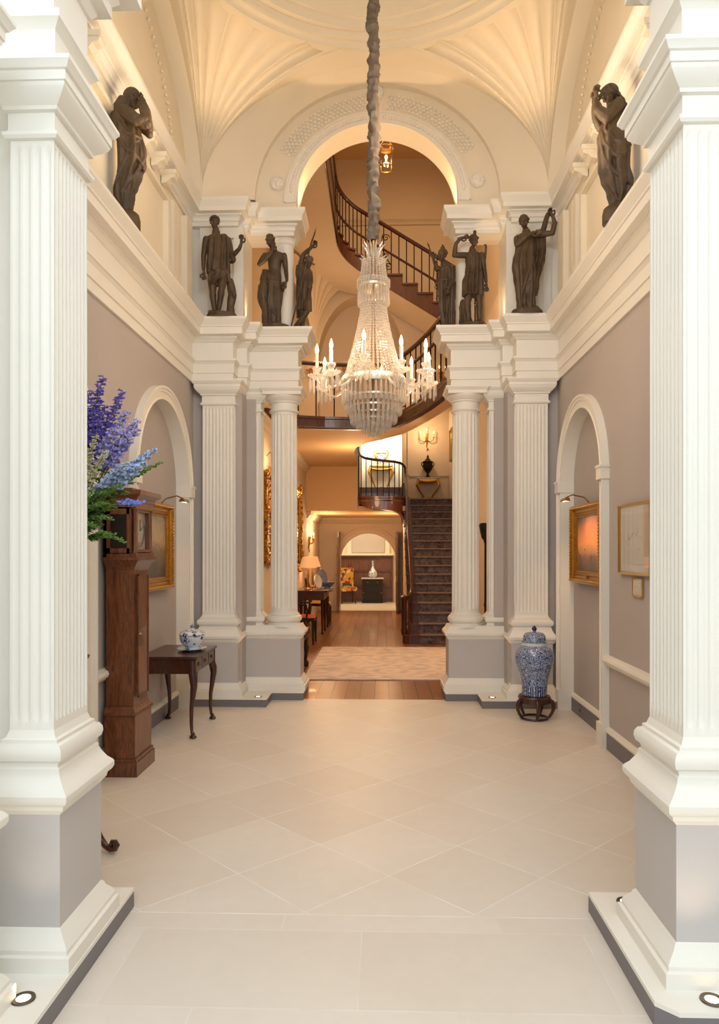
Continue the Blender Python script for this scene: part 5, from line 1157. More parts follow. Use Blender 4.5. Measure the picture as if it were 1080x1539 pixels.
class Fig:
    def __init__(s, name, label, loc, S, bx_, by_, rz=0):
        s.S, s.bx, s.by = S, bx_, by_; s.r = thing(name, label, 'statue', loc, rz); s.body = MB(); s.cloth = MB(); s.hair = MB(); s.swags = []
    def P(s, x, y, d=0): return ((x-s.bx)/s.S, d, (s.by-y)/s.S)
    def limb(s, pts, rad, where='body', n=10):
        neck = len(rad) == 2 and rad[1] > rad[0]; kk = 1 if neck else (.88 if len(rad) == 2 else .70) if where == 'body' else .85
        rad = [r*kk for r in rad]; P = [Vector(s.P(*p)) for p in pts]; Q = []; R = []
        for i in range(len(P)-1):
            for k in range(4):
                q = k/4; Q.append(P[i].lerp(P[i+1], q)); bl = math.sin(PI*q)*.10
                R.append(lerp(rad[i], rad[i+1], q)*(1+bl))
        Q.append(P[-1]); R.append(rad[-1]); m = getattr(s, where)
        m.tube([tuple(q) for q in Q], R, n)
        for p, r in ((P[0], rad[0]), (P[-1], rad[-1])): m.ball(tuple(p), r, n, 6)
        for p, r in zip(P[1:-1], rad[1:-1]): m.ball(tuple(p), r*1.02, n, 6)
    def hand(s, x, y, d, dirv, curl=.5, k=1.15):
        c = Vector(s.P(x, y, d)); f = Vector(dirv).normalized(); sd = f.cross(Vector((0, 1, 0))); sd = sd.normalized() if sd.length > .1 else Vector((1, 0, 0)); nn = f.cross(sd)
        s.body.tube([tuple(c-f*.042), tuple(c-f*.02), tuple(c+f*.006), tuple(c+f*.036*k)], [.016, .016*k, .022*k, .020*k], 12, True, .62)
        for i, (o, L_) in enumerate(((-.0165, .046), (-.0055, .054), (.0055, .051), (.0165, .040))):
            p = c+f*.032*k+sd*o*k; a = .25*curl
            for ln, da, r in ((.42, .8, .0076), (.32, 1.1, .0068), (.26, .7, .006)):
                q = p+(f*math.cos(a)+nn*math.sin(a))*L_*ln*k; s.body.tube([tuple(p), tuple(q)], [r*k, r*.92*k], 8); s.body.ball(tuple(q), r*.95*k, 8, 5); p = q; a += da*curl
        t0 = c-sd*.017*k; t1 = t0-sd*.016*k+f*.018*k+nn*.004; t2 = t1+f*.022*k+nn*.012*curl
        s.body.tube([tuple(t0), tuple(t1), tuple(t2)], [.0095*k, .0085*k, .006*k], 8); s.body.ball(tuple(t2), .006*k, 8, 5)
    def head(s, x, y, d, h, turn=0, tilt=0, nod=0, hair='bun'):
        c = Vector(s.P(x, y, d)); k = h/.135
        R_ = Matrix.Translation(c) @ Matrix.Rotation(tilt, 4, 'Y') @ Matrix.Rotation(turn, 4, 'Z') @ Matrix.Rotation(nod, 4, 'X') @ Matrix.Scale(k, 4)
        m = MB(); m.ball((0, .006, .014), .047, 16, 10, (.92, 1.10, 1.08)); m.ball((0, -.012, -.022), .035, 14, 8, (.95, .95, 1.15)); m.ball((0, -.03, -.048), .015, 10, 6, (1.1, .9, .8))
        m.tube([(0, -.044, .012), (0, -.056, -.008), (0, -.060, -.016), (0, -.048, -.022)], [.005, .0075, .0095, .006], 7)
        m.tube([(-.03, -.038, .014), (-.012, -.046, .018), (.012, -.046, .018), (.03, -.038, .014)], [.005, .007, .007, .005], 7)
        for sx in (-1, 1):
            m.ball((sx*.024, -.032, -.016), .013, 8, 6); m.ball((sx*.017, -.040, .004), .0062, 8, 6, (1.3, .8, .8)); m.ball((sx*.044, .006, -.004), .010, 8, 6, (.5, 1, 1.6))
        m.tube([(-.014, -.044, -.034), (0, -.050, -.032), (.014, -.044, -.034)], [.003, .0055, .003], 6).tube([(-.011, -.043, -.040), (0, -.048, -.040), (.011, -.043, -.040)], [.003, .005, .003], 6)
        m.xf(R_); s.body.add(m.v, m.f)
        if hair:
            q = MB(); rr = random.Random(int(x))
            q.ball((0, .014, .022), .050, 16, 10, (.96, 1.04, 1.0))
            for i in range(46):
                a = rr.uniform(0, 2*PI); b_ = rr.uniform(-.1, 1.5); v = Vector((math.cos(a)*math.cos(b_), math.sin(a)*math.cos(b_), math.sin(b_)))
                if v.y < -.55 and v.z < .5: continue
                q.ball((v.x*.047, .014+v.y*.050, .02+v.z*.048), rr.uniform(.009, .015), 7, 5)
            if hair == 'bun': q.ball((0, .066, .02), .024, 10, 7)
            if hair == 'wreath':
                for i in range(22):
                    a = 2*PI*i/22; q.ball((.047*math.cos(a), .008+.051*math.sin(a), .036-.010*math.sin(a)), .0085, 7, 5, (1, 1, .9))
            if hair == 'crest': q.ball((0, .0, .082), .016, 10, 7, (.6, .9, 1.6)).tube([(-.008, 0, .07), (-.014, 0, .10), (-.004, 0, .115)], [.008, .008, .004], 6).tube([(.008, 0, .07), (.014, 0, .10), (.004, 0, .115)], [.008, .008, .004], 6)
            if hair == 'topknot': q.ball((0, .01, .078), .026, 12, 8, (1, 1.1, .95)).ball((0, .01, .106), .014, 8, 6)
            q.xf(R_); s.hair.add(q.v, q.f)
    def loft(s, secs, where='cloth', folds=0, amp=.006, ph=0, twist=0, n=84, sub=7):
        """secs: (y_px, x_left, x_right, depth_ratio, depth_offset)"""
        S2 = []
        for i in range(len(secs)-1):
            for k in range(sub):
                q = k/sub; q2 = q*q*(3-2*q); S2.append(tuple(lerp(a, b, q2 if j else q) for j, (a, b) in enumerate(zip(secs[i], secs[i+1]))))
        S2.append(secs[-1]); vs = []; N = len(S2)
        for i, (y, xl, xr, dr, do) in enumerate(S2):
            c = s.P((xl+xr)/2, y, do); rx = (xr-xl)/2/s.S; ry = rx*dr; g = i/(N-1)
            for k in range(n):
                a = 2*PI*k/n; f = 0
                if folds:
                    f = 1.7*amp*(.35+.65*g)*(math.sin(folds*a+ph+twist*g)+.6*math.sin(folds*1.7*a-ph+twist*.6*g+1)+.4*math.sin(folds*.6*a+twist*1.6*g))
                    f += amp*1.2*noise.noise(Vector((math.cos(a)*2+ph, math.sin(a)*2, g*5)))
                vs.append((c[0]+(rx+f-amp)*math.cos(a), c[1]+(ry+f)*math.sin(a), c[2]))
        m = getattr(s, where); m.add(vs, [(i*n+k, i*n+(k+1) % n, (i+1)*n+(k+1) % n, (i+1)*n+k) for i in range(N-1) for k in range(n)]+[tuple(range(n-1, -1, -1)), tuple((N-1)*n+k for k in range(n))])
    def swag(s, pts, rad, flat=.5):          # a fold of bunched cloth lying on the figure
        P = [Vector(s.P(*p)) for p in pts]; Q = []; R = []; n = len(P)
        for i in range(n-1):
            p0, p1, p2, p3 = P[max(i-1, 0)], P[i], P[i+1], P[min(i+2, n-1)]
            for k in range(7):
                t_ = k/7; Q.append(.5*((2*p1)+(p2-p0)*t_+(2*p0-5*p1+4*p2-p3)*t_**2+(3*p1-p0-3*p2+p3)*t_**3)); R.append(lerp(rad[i], rad[i+1], t_))
        Q.append(P[-1]); R.append(rad[-1]); s.swags.append((Q, R))
    def finish(s, x0, x1, htop, dep=.8, vox=.0046, hairname='hair'):
        from mathutils.bvhtree import BVHTree
        if s.swags:
            bv = BVHTree.FromPolygons([Vector(p) for p in s.cloth.v], s.cloth.f)
            for Q, R in s.swags:
                out = []; rr = []
                for q, r in zip(Q, R):
                    h_ = bv.ray_cast(Vector((q.x, -1, q.z)), Vector((0, 1, 0)))[0]
                    if h_ is not None: out.append((q.x, h_.y+r*.25 if abs(h_.y-q.y) < .12 else q.y, q.z))
                    else: out.append(tuple(q))
                    rr.append(r*.8)
                for _ in range(2): out = [out[0]]+[(b[0], (a[1]+b[1]+c[1])/3, b[2]) for a, b, c in zip(out, out[1:], out[2:])]+[out[-1]]
                s.cloth.tube(out, rr, 8, True)
        remesh(s.body, 'figure', s.r, vox)
        if s.cloth.v: remesh(s.cloth, 'drapery', s.r, vox)
        if s.hair.v: remesh(s.hair, hairname, s.r, vox)
        c = ((x0+x1)/2-s.bx)/s.S; R = (x1-x0)/2/s.S; H = (s.by-htop)/s.S
        MB().lathe([(R, 0), (R*1.0, H*.55), (R*.93, H*.9), (R*.80, H*1.02), (.01, H*1.06)], (c, 0, 0), 36, True, 1, dep).build('base', 'bronze', s.r, True)
# 1 man with bare legs, wreath, cloak on one shoulder, fist raised beside a stump
f = Fig('bronze_statue', 'bronze statue of a wreathed man with a stump, leftmost on the left pier', (-1.57, 7.52, 4.0), 1254, 445, 1475)
f.head(357, 240, -.025, .136, .15, .05, .1, 'wreath'); f.limb([(368, 320, -.01), (372, 400, 0)], [.034, .045])
f.loft([(385, 330, 420, .9, 0), (410, 250, 508, .5, 0), (470, 248, 520, .55, 0), (600, 268, 510, .62, 0), (720, 265, 500, .64, 0), (850, 255, 520, .62, 0), (930, 270, 520, .6, 0), (985, 330, 480, .6, 0)], 'body')
f.limb([(240, 440, 0), (207, 670, -.005), (212, 850, -.03)], [.05, .036, .024]); f.hand(222, 900, -.035, (.1, -.1, -1), .8)
f.limb([(530, 460, 0), (580, 680, -.02), (690, 615, -.08), (718, 560, -.09)], [.048, .036, .028, .024]); f.hand(720, 540, -.09, (.05, -.1, 1), 1.0)
f.limb([(325, 950, 0), (328, 1130, -.01), (330, 1200, 0), (348, 1385, .01)], [.072, .046, .048, .027]); f.limb([(348, 1390, 0), (310, 1420, -.09)], [.028, .02])
f.limb([(455, 930, 0), (455, 1110, -.05), (435, 1200, -.03), (400, 1385, .0)], [.072, .047, .048, .027]); f.limb([(400, 1390, 0), (395, 1425, -.10)], [.028, .02])
f.loft([(380, 325, 430, .9, 0), (400, 288, 486, .6, 0), (440, 258, 522, .58, 0), (520, 256, 540, .62, 0), (640, 254, 540, .66, 0), (780, 244, 542, .70, 0), (880, 246, 548, .72, 0)], 'cloth', 9, .007, .4, 5)
f.loft([(860, 246, 548, .72, 0), (940, 262, 545, .7, 0), (1045, 272, 395, 1.3, 0)], 'cloth', 8, .006, 1, 3)
f.loft([(398, 440, 520, .9, -.03), (440, 450, 556, .8, -.03), (520, 470, 568, .8, -.03), (700, 478, 560, .8, -.03), (900, 480, 560, .8, -.02), (1010, 505, 565, .8, -.01)], 'cloth', 6, .006, 2, 2)
f.swag([(560, 560, -.01), (590, 680, -.03), (600, 735, -.03), (560, 745, 0)], [.02, .04, .035, .02])
f.limb([(545, 980, .03), (575, 1150, .03), (550, 1300, .03), (555, 1450, .03)], [.045, .052, .045, .052], 'cloth', 9); f.limb([(590, 1120, 0), (610, 1190, 0)], [.02, .022], 'cloth')
f.finish(248, 642, 1410)
# 2 woman bare to the waist, hand to chin
f = Fig('bronze_statue', 'bronze statue of a half-draped figure with hand to chin, on the left pier', (-1.07, 7.93, 4.0), 1198, 370, 1425)
f.head(305, 285, -.04, .135, -.25, -.10, .35, 'bun'); f.limb([(330, 355, -.01), (345, 410, 0)], [.033, .045])
f.loft([(395, 305, 400, .8, 0), (425, 232, 472, .46, 0), (480, 238, 474, .56, 0), (540, 262, 450, .72, -.005), (640, 268, 440, .66, 0), (740, 240, 450, .64, 0), (840, 220, 450, .66, 0)], 'body')
f.limb([(228, 450, 0), (160, 572, -.03), (250, 540, -.08), (335, 450, -.09)], [.048, .037, .032, .024]); f.hand(340, 425, -.09, (.2, .1, 1), .7)
f.limb([(478, 455, 0), (502, 640, .0), (520, 790, -.03)], [.048, .035, .024]); f.hand(505, 825, -.04, (-.3, -.2, -1), .6)
f.loft([(640, 190, 290, .8, 0), (760, 160, 430, .62, 0), (840, 150, 455, .64, 0), (930, 150, 455, .64, 0), (1080, 155, 440, .62, 0), (1180, 185, 436, .62, 0), (1290, 195, 446, .60, 0), (1370, 205, 448, .60, 0)], 'cloth', 8, .009, 0, 3)
f.swag([(200, 640, -.04), (240, 720, -.10), (330, 810, -.11), (450, 830, -.08)], [.014, .022, .022, .014]); f.swag([(190, 690, -.05), (260, 820, -.11), (350, 860, -.11), (470, 850, -.06)], [.014, .018, .018, .012])
f.swag([(170, 760, -.04), (230, 960, -.09), (330, 1180, -.10), (440, 1280, -.06)], [.012, .014, .014, .01]); f.swag([(490, 840, -.03), (470, 880, -.02), (462, 930, 0)], [.03, .025, .012])
f.swag([(160, 830, 0), (145, 1000, .0), (165, 1100, .0)], [.02, .022, .012])
f.limb([(300, 830, 0), (315, 1080, -.02), (330, 1345, -.04), (318, 1380, -.10)], [.06, .045, .032, .022]); f.limb([(400, 830, 0), (405, 1080, -.02), (410, 1345, -.03), (415, 1380, -.09)], [.06, .045, .032, .022])
f.finish(172, 560, 1365)
# 3 figure leaning on a long spear, head bowed under a raised arm
f = Fig('bronze_statue', 'bronze statue leaning on a tall spear at the inner edge of the left pier', (-.80, 8.12, 4.0), 1170, 650, 1425)
f.head(735, 500, -.05, .125, .9, .25, .55, 'bun'); f.limb([(715, 520, -.02), (690, 560, 0)], [.03, .042])
f.loft([(480, 620, 720, .8, 0), (530, 570, 760, .7, 0), (620, 575, 772, .72, 0), (720, 600, 770, .68, 0), (800, 600, 768, .7, 0), (880, 605, 765, .7, 0)], 'body')
f.limb([(620, 520, 0), (672, 395, -.05), (780, 318, -.08)], [.044, .036, .024]); f.hand(785, 312, -.08, (.5, 0, .6), 1.0)
f.limb([(745, 600, .02), (765, 740, .0), (740, 830, -.06)], [.042, .032, .024])
f.limb([(650, 1000, 0), (655, 1180, 0), (645, 1250, .01), (640, 1410, .02)], [.062, .044, .046, .03])
f.limb([(700, 1000, -.02), (722, 1150, -.10), (640, 1250, -.07), (540, 1350, -.03)], [.062, .046, .042, .027]); f.limb([(540, 1350, -.03), (530, 1395, -.08)], [.026, .02])
f.loft([(520, 560, 740, .7, .0), (640, 560, 770, .72, 0), (790, 590, 775, .72, 0), (800, 590, 778, .74, 0), (930, 580, 768, .76, 0), (1110, 575, 760, .76, 0)], 'cloth', 9, .008, 1, 3)
f.loft([(490, 580, 700, .6, .04), (650, 556, 680, .6, .06), (900, 556, 660, .6, .06), (1180, 565, 640, .6, .06)], 'cloth', 6, .007, 2, 2)
f.finish(545, 745, 1395, .9)
MB().tube([f.P(508, 1382, -.10), f.P(770, 290, -.095), f.P(805, 190, -.095)], .009, 8).tube([f.P(790, 235, -.095), f.P(815, 160, -.095), f.P(842, 62, -.095)], [.006, .022, .001], 8, True, .4).build('spear', 'bronze', f.r, True)
# 4 robed figure with a short spear and tall top-knot
f = Fig('bronze_statue', 'bronze statue of a robed top-knotted figure with a raised spear, inner edge of right pier', (.80, 8.08, 4.0), 1175, 355, 1450)
f.head(290, 465, -.03, .135, -.45, .05, .15, 'topknot'); f.limb([(305, 530, 0), (325, 590, 0)], [.032, .045])
f.loft([(575, 285, 390, .8, 0), (610, 255, 440, .6, 0), (720, 250, 430, .65, 0), (900, 250, 430, .65, 0)], 'body')
f.limb([(285, 620, 0), (225, 630, -.03), (180, 545, -.06)], [.044, .034, .026]); f.hand(172, 525, -.065, (-.3, 0, 1), 1)
f.limb([(425, 610, 0), (430, 770, -.02), (378, 880, -.09)], [.046, .038, .026]); f.hand(368, 905, -.095, (-.3, -.1, -1), .6)
f.loft([(580, 290, 400, .7, 0), (615, 245, 450, .6, 0), (700, 228, 460, .62, 0), (770, 226, 455, .64, 0), (790, 228, 455, .66, 0), (950, 236, 452, .66, 0), (1150, 240, 445, .66, 0), (1230, 262, 438, .66, 0), (1440, 300, 436, .7, 0)], 'cloth', 8, .008, .5, 1.5)
f.swag([(235, 690, -.09), (310, 640, -.11), (400, 590, -.07)], [.014, .022, .016]); f.swag([(228, 775, -.08), (330, 790, -.10), (440, 770, -.07)], [.01, .014, .01])
f.swag([(430, 900, -.05), (440, 1100, -.05), (430, 1400, -.05)], [.02, .024, .02]); f.swag([(380, 920, -.09), (360, 1100, -.10), (330, 1380, -.11)], [.012, .016, .016])
f.finish(280, 450, 1425, .9)
MB().tube([f.P(185, 580, -.07), f.P(125, 400, -.07)], .011, 8).tube([f.P(130, 410, -.07), f.P(110, 350, -.07), f.P(93, 308, -.07)], [.007, .02, .001], 8, True, .5).build('spear', 'bronze', f.r, True)
# 5 huntress in a short tunic, crescent crest, arm raised
f = Fig('bronze_statue', 'bronze statue in short tunic with crescent crest and raised arm, right pier', (1.06, 7.93, 4.0), 1198, 645, 1452)
f.head(658, 338, -.03, .135, .35, .05, .1, 'crest'); f.limb([(640, 420, 0), (645, 470, 0)], [.032, .044])
f.loft([(455, 595, 700, .8, 0), (490, 558, 756, .5, 0), (560, 552, 762, .58, 0), (660, 560, 762, .62, 0), (720, 562, 760, .64, 0), (850, 535, 768, .62, 0), (960, 560, 750, .6, 0)], 'body')
f.limb([(560, 505, 0), (408, 512, -.02), (425, 380, -.05), (470, 325, -.06)], [.046, .038, .03, .024]); f.hand(490, 315, -.065, (1, 0, .15), .8)
f.limb([(765, 505, 0), (795, 690, .0), (815, 860, -.02)], [.048, .036, .025]); f.hand(818, 900, -.025, (0, -.1, -1), .5)
f.limb([(600, 990, 0), (578, 1130, -.02), (582, 1200, -.01), (600, 1385, 0)], [.062, .046, .048, .03]); f.limb([(600, 1385, 0), (585, 1408, -.09)], [.03, .022])
f.limb([(725, 990, 0), (730, 1130, -.02), (732, 1200, -.01), (738, 1370, 0)], [.062, .046, .050, .034]); f.limb([(738, 1375, 0), (750, 1402, -.09)], [.034, .024])
f.loft([(470, 570, 720, .7, 0), (520, 552, 764, .58, 0), (640, 556, 766, .64, 0), (715, 556, 766, .66, 0), (730, 545, 770, .70, 0), (850, 515, 775, .70, 0), (1035, 508, 772, .72, 0)], 'cloth', 11, .008, .2, 1)
f.swag([(600, 490, -.09), (650, 600, -.11), (640, 740, -.11)], [.012, .014, .01]); f.swag([(555, 722, -.085), (660, 735, -.115), (765, 715, -.085)], [.011, .014, .011])
f.swag([(790, 380, -.01), (815, 390, -.01), (810, 500, .0), (795, 660, .01)], [.010, .014, .017, .014]); 
f.loft([(1065, 490, 600, .7, .05), (1160, 470, 605, .7, .05), (1400, 470, 640, .7, .05)], 'cloth', 5, .008, 1, 1)
f.finish(458, 838, 1395)
# 6 woman lifting her veil
f = Fig('bronze_statue', 'bronze statue of a woman lifting her veil high, rightmost on the right pier', (1.56, 7.52, 4.0), 1254, 480, 1420)
f.head(437, 238, -.03, .135, -.25, -.12, .2, 'bun'); f.limb([(465, 315, 0), (475, 365, 0)], [.032, .045])
f.loft([(350, 430, 540, .8, 0), (385, 362, 592, .48, 0), (440, 350, 596, .56, 0), (540, 350, 590, .64, 0), (700, 330, 590, .62, 0), (860, 315, 600, .62, 0)], 'body')
f.limb([(352, 430, 0), (345, 535, -.04), (440, 470, -.10), (510, 420, -.10)], [.046, .038, .03, .024]); f.hand(525, 412, -.10, (1, 0, .1), .4)
f.limb([(600, 385, 0), (795, 388, -.04), (818, 270, -.06), (795, 195, -.06)], [.046, .038, .032, .024]); f.hand(785, 180, -.06, (-.4, 0, .9), .9)
f.swag([(790, 150, -.04), (745, 140, -.03), (715, 220, -.02), (690, 320, 0), (660, 360, .0)], [.014, .03, .034, .036, .03]); 
f.loft([(400, 560, 735, .35, .02), (560, 570, 728, .4, .02), (680, 560, 712, .4, .02), (800, 550, 680, .45, .02), (1000, 530, 635, .5, .02), (1160, 520, 605, .5, .02)], 'cloth', 6, .010, 1, 2)
f.loft([(400, 370, 600, .5, 0), (460, 340, 600, .58, 0), (580, 322, 600, .64, 0), (680, 296, 595, .64, 0), (790, 288, 600, .66, 0), (900, 308, 605, .66, 0), (1060, 325, 600, .64, 0), (1180, 338, 585, .64, 0), (1260, 348, 582, .64, 0), (1345, 352, 588, .66, 0)], 'cloth', 7, .009, .7, 3.5)
f.swag([(590, 480, -.08), (560, 640, -.12), (500, 860, -.13), (400, 1180, -.11)], [.012, .018, .018, .012]); f.swag([(580, 1000, -.08), (500, 1020, -.13), (430, 1060, -.12), (480, 1200, -.11), (570, 1270, -.08)], [.010, .016, .016, .014, .010])
f.limb([(400, 850, 0), (430, 1080, -.02), (445, 1325, -.05), (440, 1352, -.11)], [.06, .045, .032, .022]); f.limb([(520, 850, 0), (540, 1080, -.02), (560, 1320, -.03), (600, 1350, -.08)], [.06, .045, .032, .022])
f.finish(278, 682, 1348)
# 7 hooded mourner on the left ledge (seen in profile, facing right)
f = Fig('bronze_statue', 'bronze statue of a hooded mourner with bowed head on the left wall ledge', (-1.80, 5.42, 4.0), 1277, 330, 1480)
f.head(375, 245, -.02, .13, 1.25, .35, .5, None)
f.loft([(350, 260, 380, .9, 0), (420, 205, 400, .7, 0), (560, 210, 440, .62, 0), (700, 215, 465, .6, 0), (850, 215, 470, .62, 0)], 'body')
f.limb([(300, 400, -.06), (430, 530, -.11), (520, 500, -.10), (450, 300, -.05)], [.055, .045, .042, .026]); f.hand(452, 285, -.055, (-.5, .1, .8), .9, 1.0)
f.limb([(360, 400, .04), (500, 540, .04), (500, 420, .03), (440, 290, .02)], [.05, .042, .038, .026]); f.hand(446, 275, .02, (-.5, 0, .8), .9, 1.0)
f.loft([(150, 330, 372, 1, 0), (170, 300, 392, 1, 0), (215, 272, 388, 1, 0), (290, 245, 372, 1.1, 0), (350, 215, 372, 1, 0), (440, 192, 400, .8, 0), (560, 198, 445, .72, 0), (650, 205, 468, .7, 0), (760, 208, 480, .7, 0), (850, 208, 478, .7, 0), (950, 205, 435, .72, 0), (1080, 178, 395, .7, 0), (1140, 180, 370, .7, 0), (1300, 240, 345, .8, 0)], 'cloth', 7, .009, .3, 5)
f.limb([(300, 380, -.05), (420, 490, -.105), (530, 530, -.09)], [.056, .05, .03], 'cloth'); f.limb([(540, 530, -.085), (515, 400, -.065), (462, 275, -.05)], [.034, .038, .026], 'cloth'); f.loft([(500, 470, 555, .5, -.08), (560, 440, 552, .5, -.08), (575, 480, 545, .4, -.08)], 'cloth', 5, .004)
f.swag([(240, 470, -.12), (330, 600, -.15), (450, 620, -.12)], [.014, .022, .014]); f.swag([(220, 560, -.12), (300, 720, -.15), (400, 800, -.14), (460, 880, -.1)], [.014, .02, .02, .016]); f.swag([(430, 640, -.12), (300, 860, -.15), (220, 1060, -.11)], [.014, .022, .014]); f.swag([(440, 900, -.1), (330, 1060, -.13), (270, 1160, -.1)], [.016, .02, .012]); f.swag([(450, 640, -.05), (475, 760, -.04), (450, 900, -.04)], [.018, .024, .014])
v_ = MB(); v_.ball(f.P(352, 222, .0), .070, 18, 12, (1.0, .95, 1.12)); v_.tube([f.P(300, 240, 0), f.P(262, 330, 0), f.P(235, 450, 0), f.P(225, 600, 0)], [.06, .075, .075, .05], 14); f.cloth.add(v_.v, v_.f)
f.limb([(300, 900, 0), (290, 1150, 0), (290, 1330, 0)], [.08, .06, .05], 'cloth')
f.finish(70, 428, 1320, .8)
# 8 veiled woman on the right ledge (profile, facing left)
f = Fig('bronze_statue', 'bronze statue of a veiled woman raising clasped hands, on the right wall ledge', (1.80, 5.42, 4.0), 1277, 560, 1470)
f.head(470, 280, -.02, .13, -1.2, -.35, .45, None); f.limb([(510, 350, 0), (540, 420, 0)], [.034, .05])
f.loft([(390, 480, 620, .8, 0), (460, 440, 660, .65, 0), (600, 410, 660, .6, 0), (760, 400, 680, .62, 0), (850, 400, 680, .62, 0)], 'body')
f.limb([(560, 420, -.07), (430, 570, -.12), (345, 480, -.10), (345, 370, -.07)], [.055, .046, .038, .026]); f.hand(348, 335, -.065, (0, 0, 1), 1.0)
f.limb([(500, 440, .06), (430, 540, .05), (375, 450, .03), (352, 370, .0)], [.05, .042, .036, .026]); f.hand(352, 335, 0, (0, 0, 1), 1)
f.limb([(555, 400, -.06), (430, 560, -.11), (352, 480, -.10), (348, 400, -.075)], [.056, .05, .042, .03], 'cloth')
f.limb([(560, 1000, 0), (580, 1200, 0), (600, 1340, 0)], [.08, .06, .05], 'cloth')
v_ = MB(); v_.ball(f.P(505, 235, .01), .064, 18, 12, (1.0, .95, .95)); f.cloth.add(v_.v, v_.f)
f.loft([(215, 480, 560, 1, 0), (260, 520, 612, 1.1, .01), (330, 560, 650, 1.1, .01), (420, 500, 690, .8, .01), (520, 450, 700, .72, .01), (610, 398, 700, .68, 0), (700, 378, 694, .66, 0), (800, 388, 695, .66, 0), (960, 400, 690, .68, 0), (1080, 430, 710, .66, 0), (1200, 485, 690, .66, 0), (1300, 512, 640, .7, 0)], 'cloth', 7, .009, .9, 5)
f.swag([(420, 610, -.11), (500, 720, -.15), (600, 780, -.13), (680, 760, -.09)], [.014, .02, .02, .014]); f.swag([(410, 620, -.11), (450, 780, -.15), (570, 900, -.15), (640, 780, -.12)], [.012, .02, .02, .012]); f.swag([(400, 640, -.1), (440, 900, -.13), (560, 1060, -.14), (690, 1130, -.09)], [.012, .018, .018, .012]); f.swag([(440, 1050, -.1), (520, 1180, -.11), (560, 1280, -.09)], [.012, .016, .01])
f.finish(432, 760, 1320, .8)
# ================================================================== LIGHT
def light(kind, name, loc, energy, col=(1, .62, .30), size=.1, target=None, spot=60, blend=.5, sy=None):
    d = bpy.data.lights.new(name, kind); d.energy = energy; d.color = col
    if kind == 'AREA':
        d.size = size
        if sy: d.shape = 'RECTANGLE'; d.size_y = sy
    else: d.shadow_soft_size = size
    if kind == 'SPOT': d.spot_size = math.radians(spot); d.spot_blend = blend
    o = bpy.data.objects.new(name, d); COL.objects.link(o); o.location = loc
    if target is not None: o.rotation_euler = (Vector(target)-Vector(loc)).to_track_quat('-Z', 'Y').to_euler()
    return o
WARM = (1, .65, .35); AMB = (1, .74, .48); DAY = (.76, .88, 1.0)
w = bpy.data.worlds.new('daylight'); sc.world = w; w.use_nodes = True
bg = w.node_tree.nodes['Background']; bg.inputs[0].default_value = (.85, .93, 1, 1); bg.inputs[1].default_value = .75
light('AREA', 'doorway_daylight', (0.1, -2.4, 4.4), 195, DAY, 4.4, (0, 3.6, .3), sy=2.2)
light('AREA', 'vestibule_fill', (0, 2.2, 5.1), 52, DAY, 3.0, (0, 7, .8), sy=.8)  # added fill lamp, out of view, bringing cool light onto the hall walls
for k in range(5): light('POINT', 'chandelier_glow', (.02+.5*math.cos(k*2*PI/5+.3), 5.5+.5*math.sin(k*2*PI/5+.3), 3.05), 8, AMB, .04)
for sx in (-1, 1):
    for y in (3.45, 7.48): light('SPOT', 'cornice_uplight', (sx*1.72, y, 5.40), 46, WARM, .03, (sx*1.05, lerp(y, 5.46, .35), 6.6), 75, 1)
    light('SPOT', 'attic_uplight', (sx*1.37, 7.93, 4.06), 16, WARM, .02, (sx*1.30, 8.0, 5.2), 60, .8)
    light('SPOT', 'pier_uplight', (sx*1.20, 7.58, .12), 12, WARM, .02, (sx*1.30, 7.95, 3.0), 50, .8)
    light('AREA', 'attic_wash', (sx*1.3, 5.4, 4.6), 6, AMB, .5, (sx*1.95, 5.4, 5.6))
    for y in (2.435, 3.18): light('SPOT', 'plinth_uplight', (sx*1.15, y, .11), 4, AMB, .02, (sx*1.22, lerp(y, 2.8, .6), 1.4), 70, .8)
for px, s in ((-.80, -1), (.86, 1)): light('SPOT', 'arch_uplight', (px, 8.17, 5.38), 22, WARM, .02, (px*.55+.02, 8.17, 6.3), 110, .8)
for s, y in ((1, 6.70), (-1, 6.72)): light('SPOT', 'picture_lamp', (s*1.74, y, 2.055), 18 if s > 0 else 6, (1, .56, .25), .04, (s*2.0, y+.05, 1.4), 125, .7)
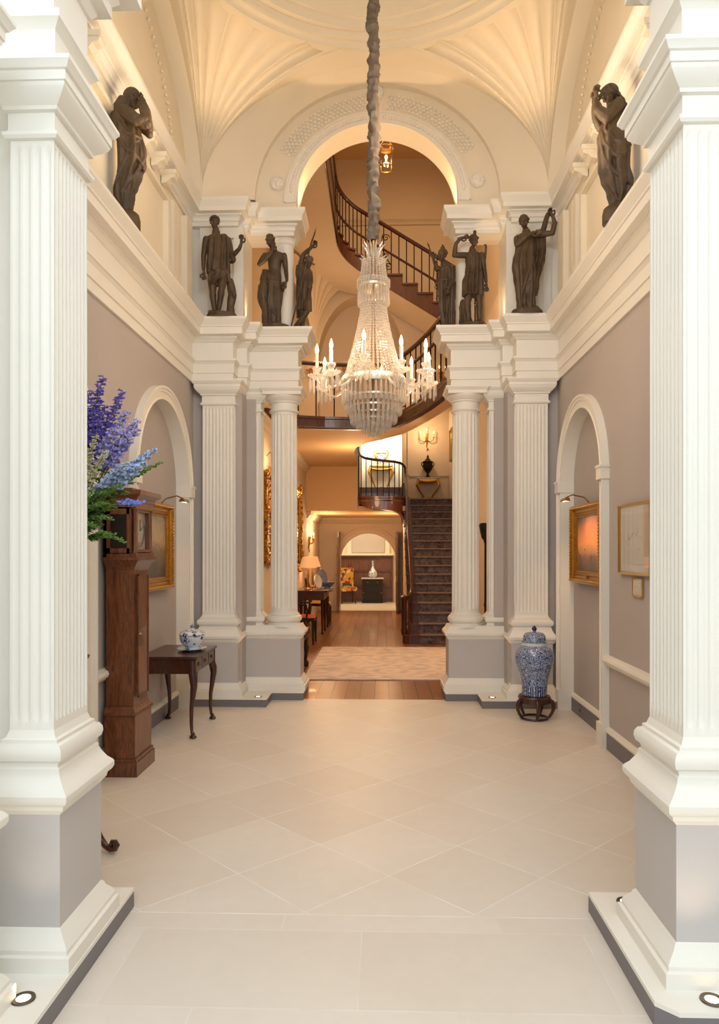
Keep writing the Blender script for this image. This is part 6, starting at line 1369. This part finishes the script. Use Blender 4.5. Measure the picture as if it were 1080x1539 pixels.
# stair hall
light('AREA', 'hall_ceiling', (.2, 10.5, 8.9), 135, WARM, 2.0, (.2, 10.6, 0))
light('POINT', 'gallery_lamp', (-.9, 12.9, 5.4), 26, WARM, .2); light('POINT', 'gallery_lamp', (.9, 10.2, 5.0), 20, WARM, .2)
light('POINT', 'under_gallery', (-.4, 13.2, 2.9), 40, WARM, .15); light('AREA', 'hall_low', (1.3, 10.4, 3.2), 40, AMB, .8, (-.2, 11, 0))
light('POINT', 'table_lamp_glow', (-1.36, 14.25, 1.35), 9, WARM, .08); light('POINT', 'table_lamp_glow', (-1.36, 15.15, 1.35), 9, WARM, .08)
light('POINT', 'wall_sconce_glow', (-1.42, 16.6, 2.05), 7, WARM, .05); light('POINT', 'landing_glow', (1.1, 17.9, 4.5), 22, WARM, .08)
light('AREA', 'alcove_light', (.05, 18.8, 4.5), 24, (1, .9, .74), .7, (.06, 19.4, 3.9)); light('POINT', 'passage_fill', (-1.2, 17.4, 2.1), 30, WARM, .15); light('POINT', 'passage_fill', (.2, 17.4, 2.1), 24, WARM, .15)  # area lamp aimed into the alcove; passage lamps added to brighten the far wall
light('AREA', 'far_room', (-.6, 21.3, 3.0), 60, (1, .72, .42), 1.4, (-.5, 21.6, 0)); light('POINT', 'lantern_glow', (.14, 10, 6.98), 14, WARM, .04)
light('POINT', 'vault_fill', (.35, 5.4, 4.7), 34, AMB, .4)
light('POINT', 'mirror_lamp', (-1.36, 10.6, 2.9), 6, WARM, .04)

# ================================================================== CAMERA AND LOOK
cd = bpy.data.cameras.new('camera'); cam = bpy.data.objects.new('camera', cd); COL.objects.link(cam); sc.camera = cam
cd.sensor_fit = 'VERTICAL'; cd.sensor_height = 36; cd.sensor_width = 36; cd.lens = 1100/1539*36
cd.shift_y = (828-769.5)/1539; cd.clip_end = 100; cd.clip_start = .05
cam.location = (.085, 0, 1.6); cam.rotation_euler = (PI/2, 0, math.atan(34/1100))
sc.view_settings.view_transform = 'Standard'; sc.view_settings.look = 'None'; sc.view_settings.exposure = 0; sc.view_settings.gamma = 1
sc.cycles.use_denoising = True; sc.cycles.max_bounces = 8; sc.cycles.transparent_max_bounces = 24; sc.cycles.sample_clamp_indirect = 6; sc.cycles.caustics_reflective = False; sc.cycles.caustics_refractive = False
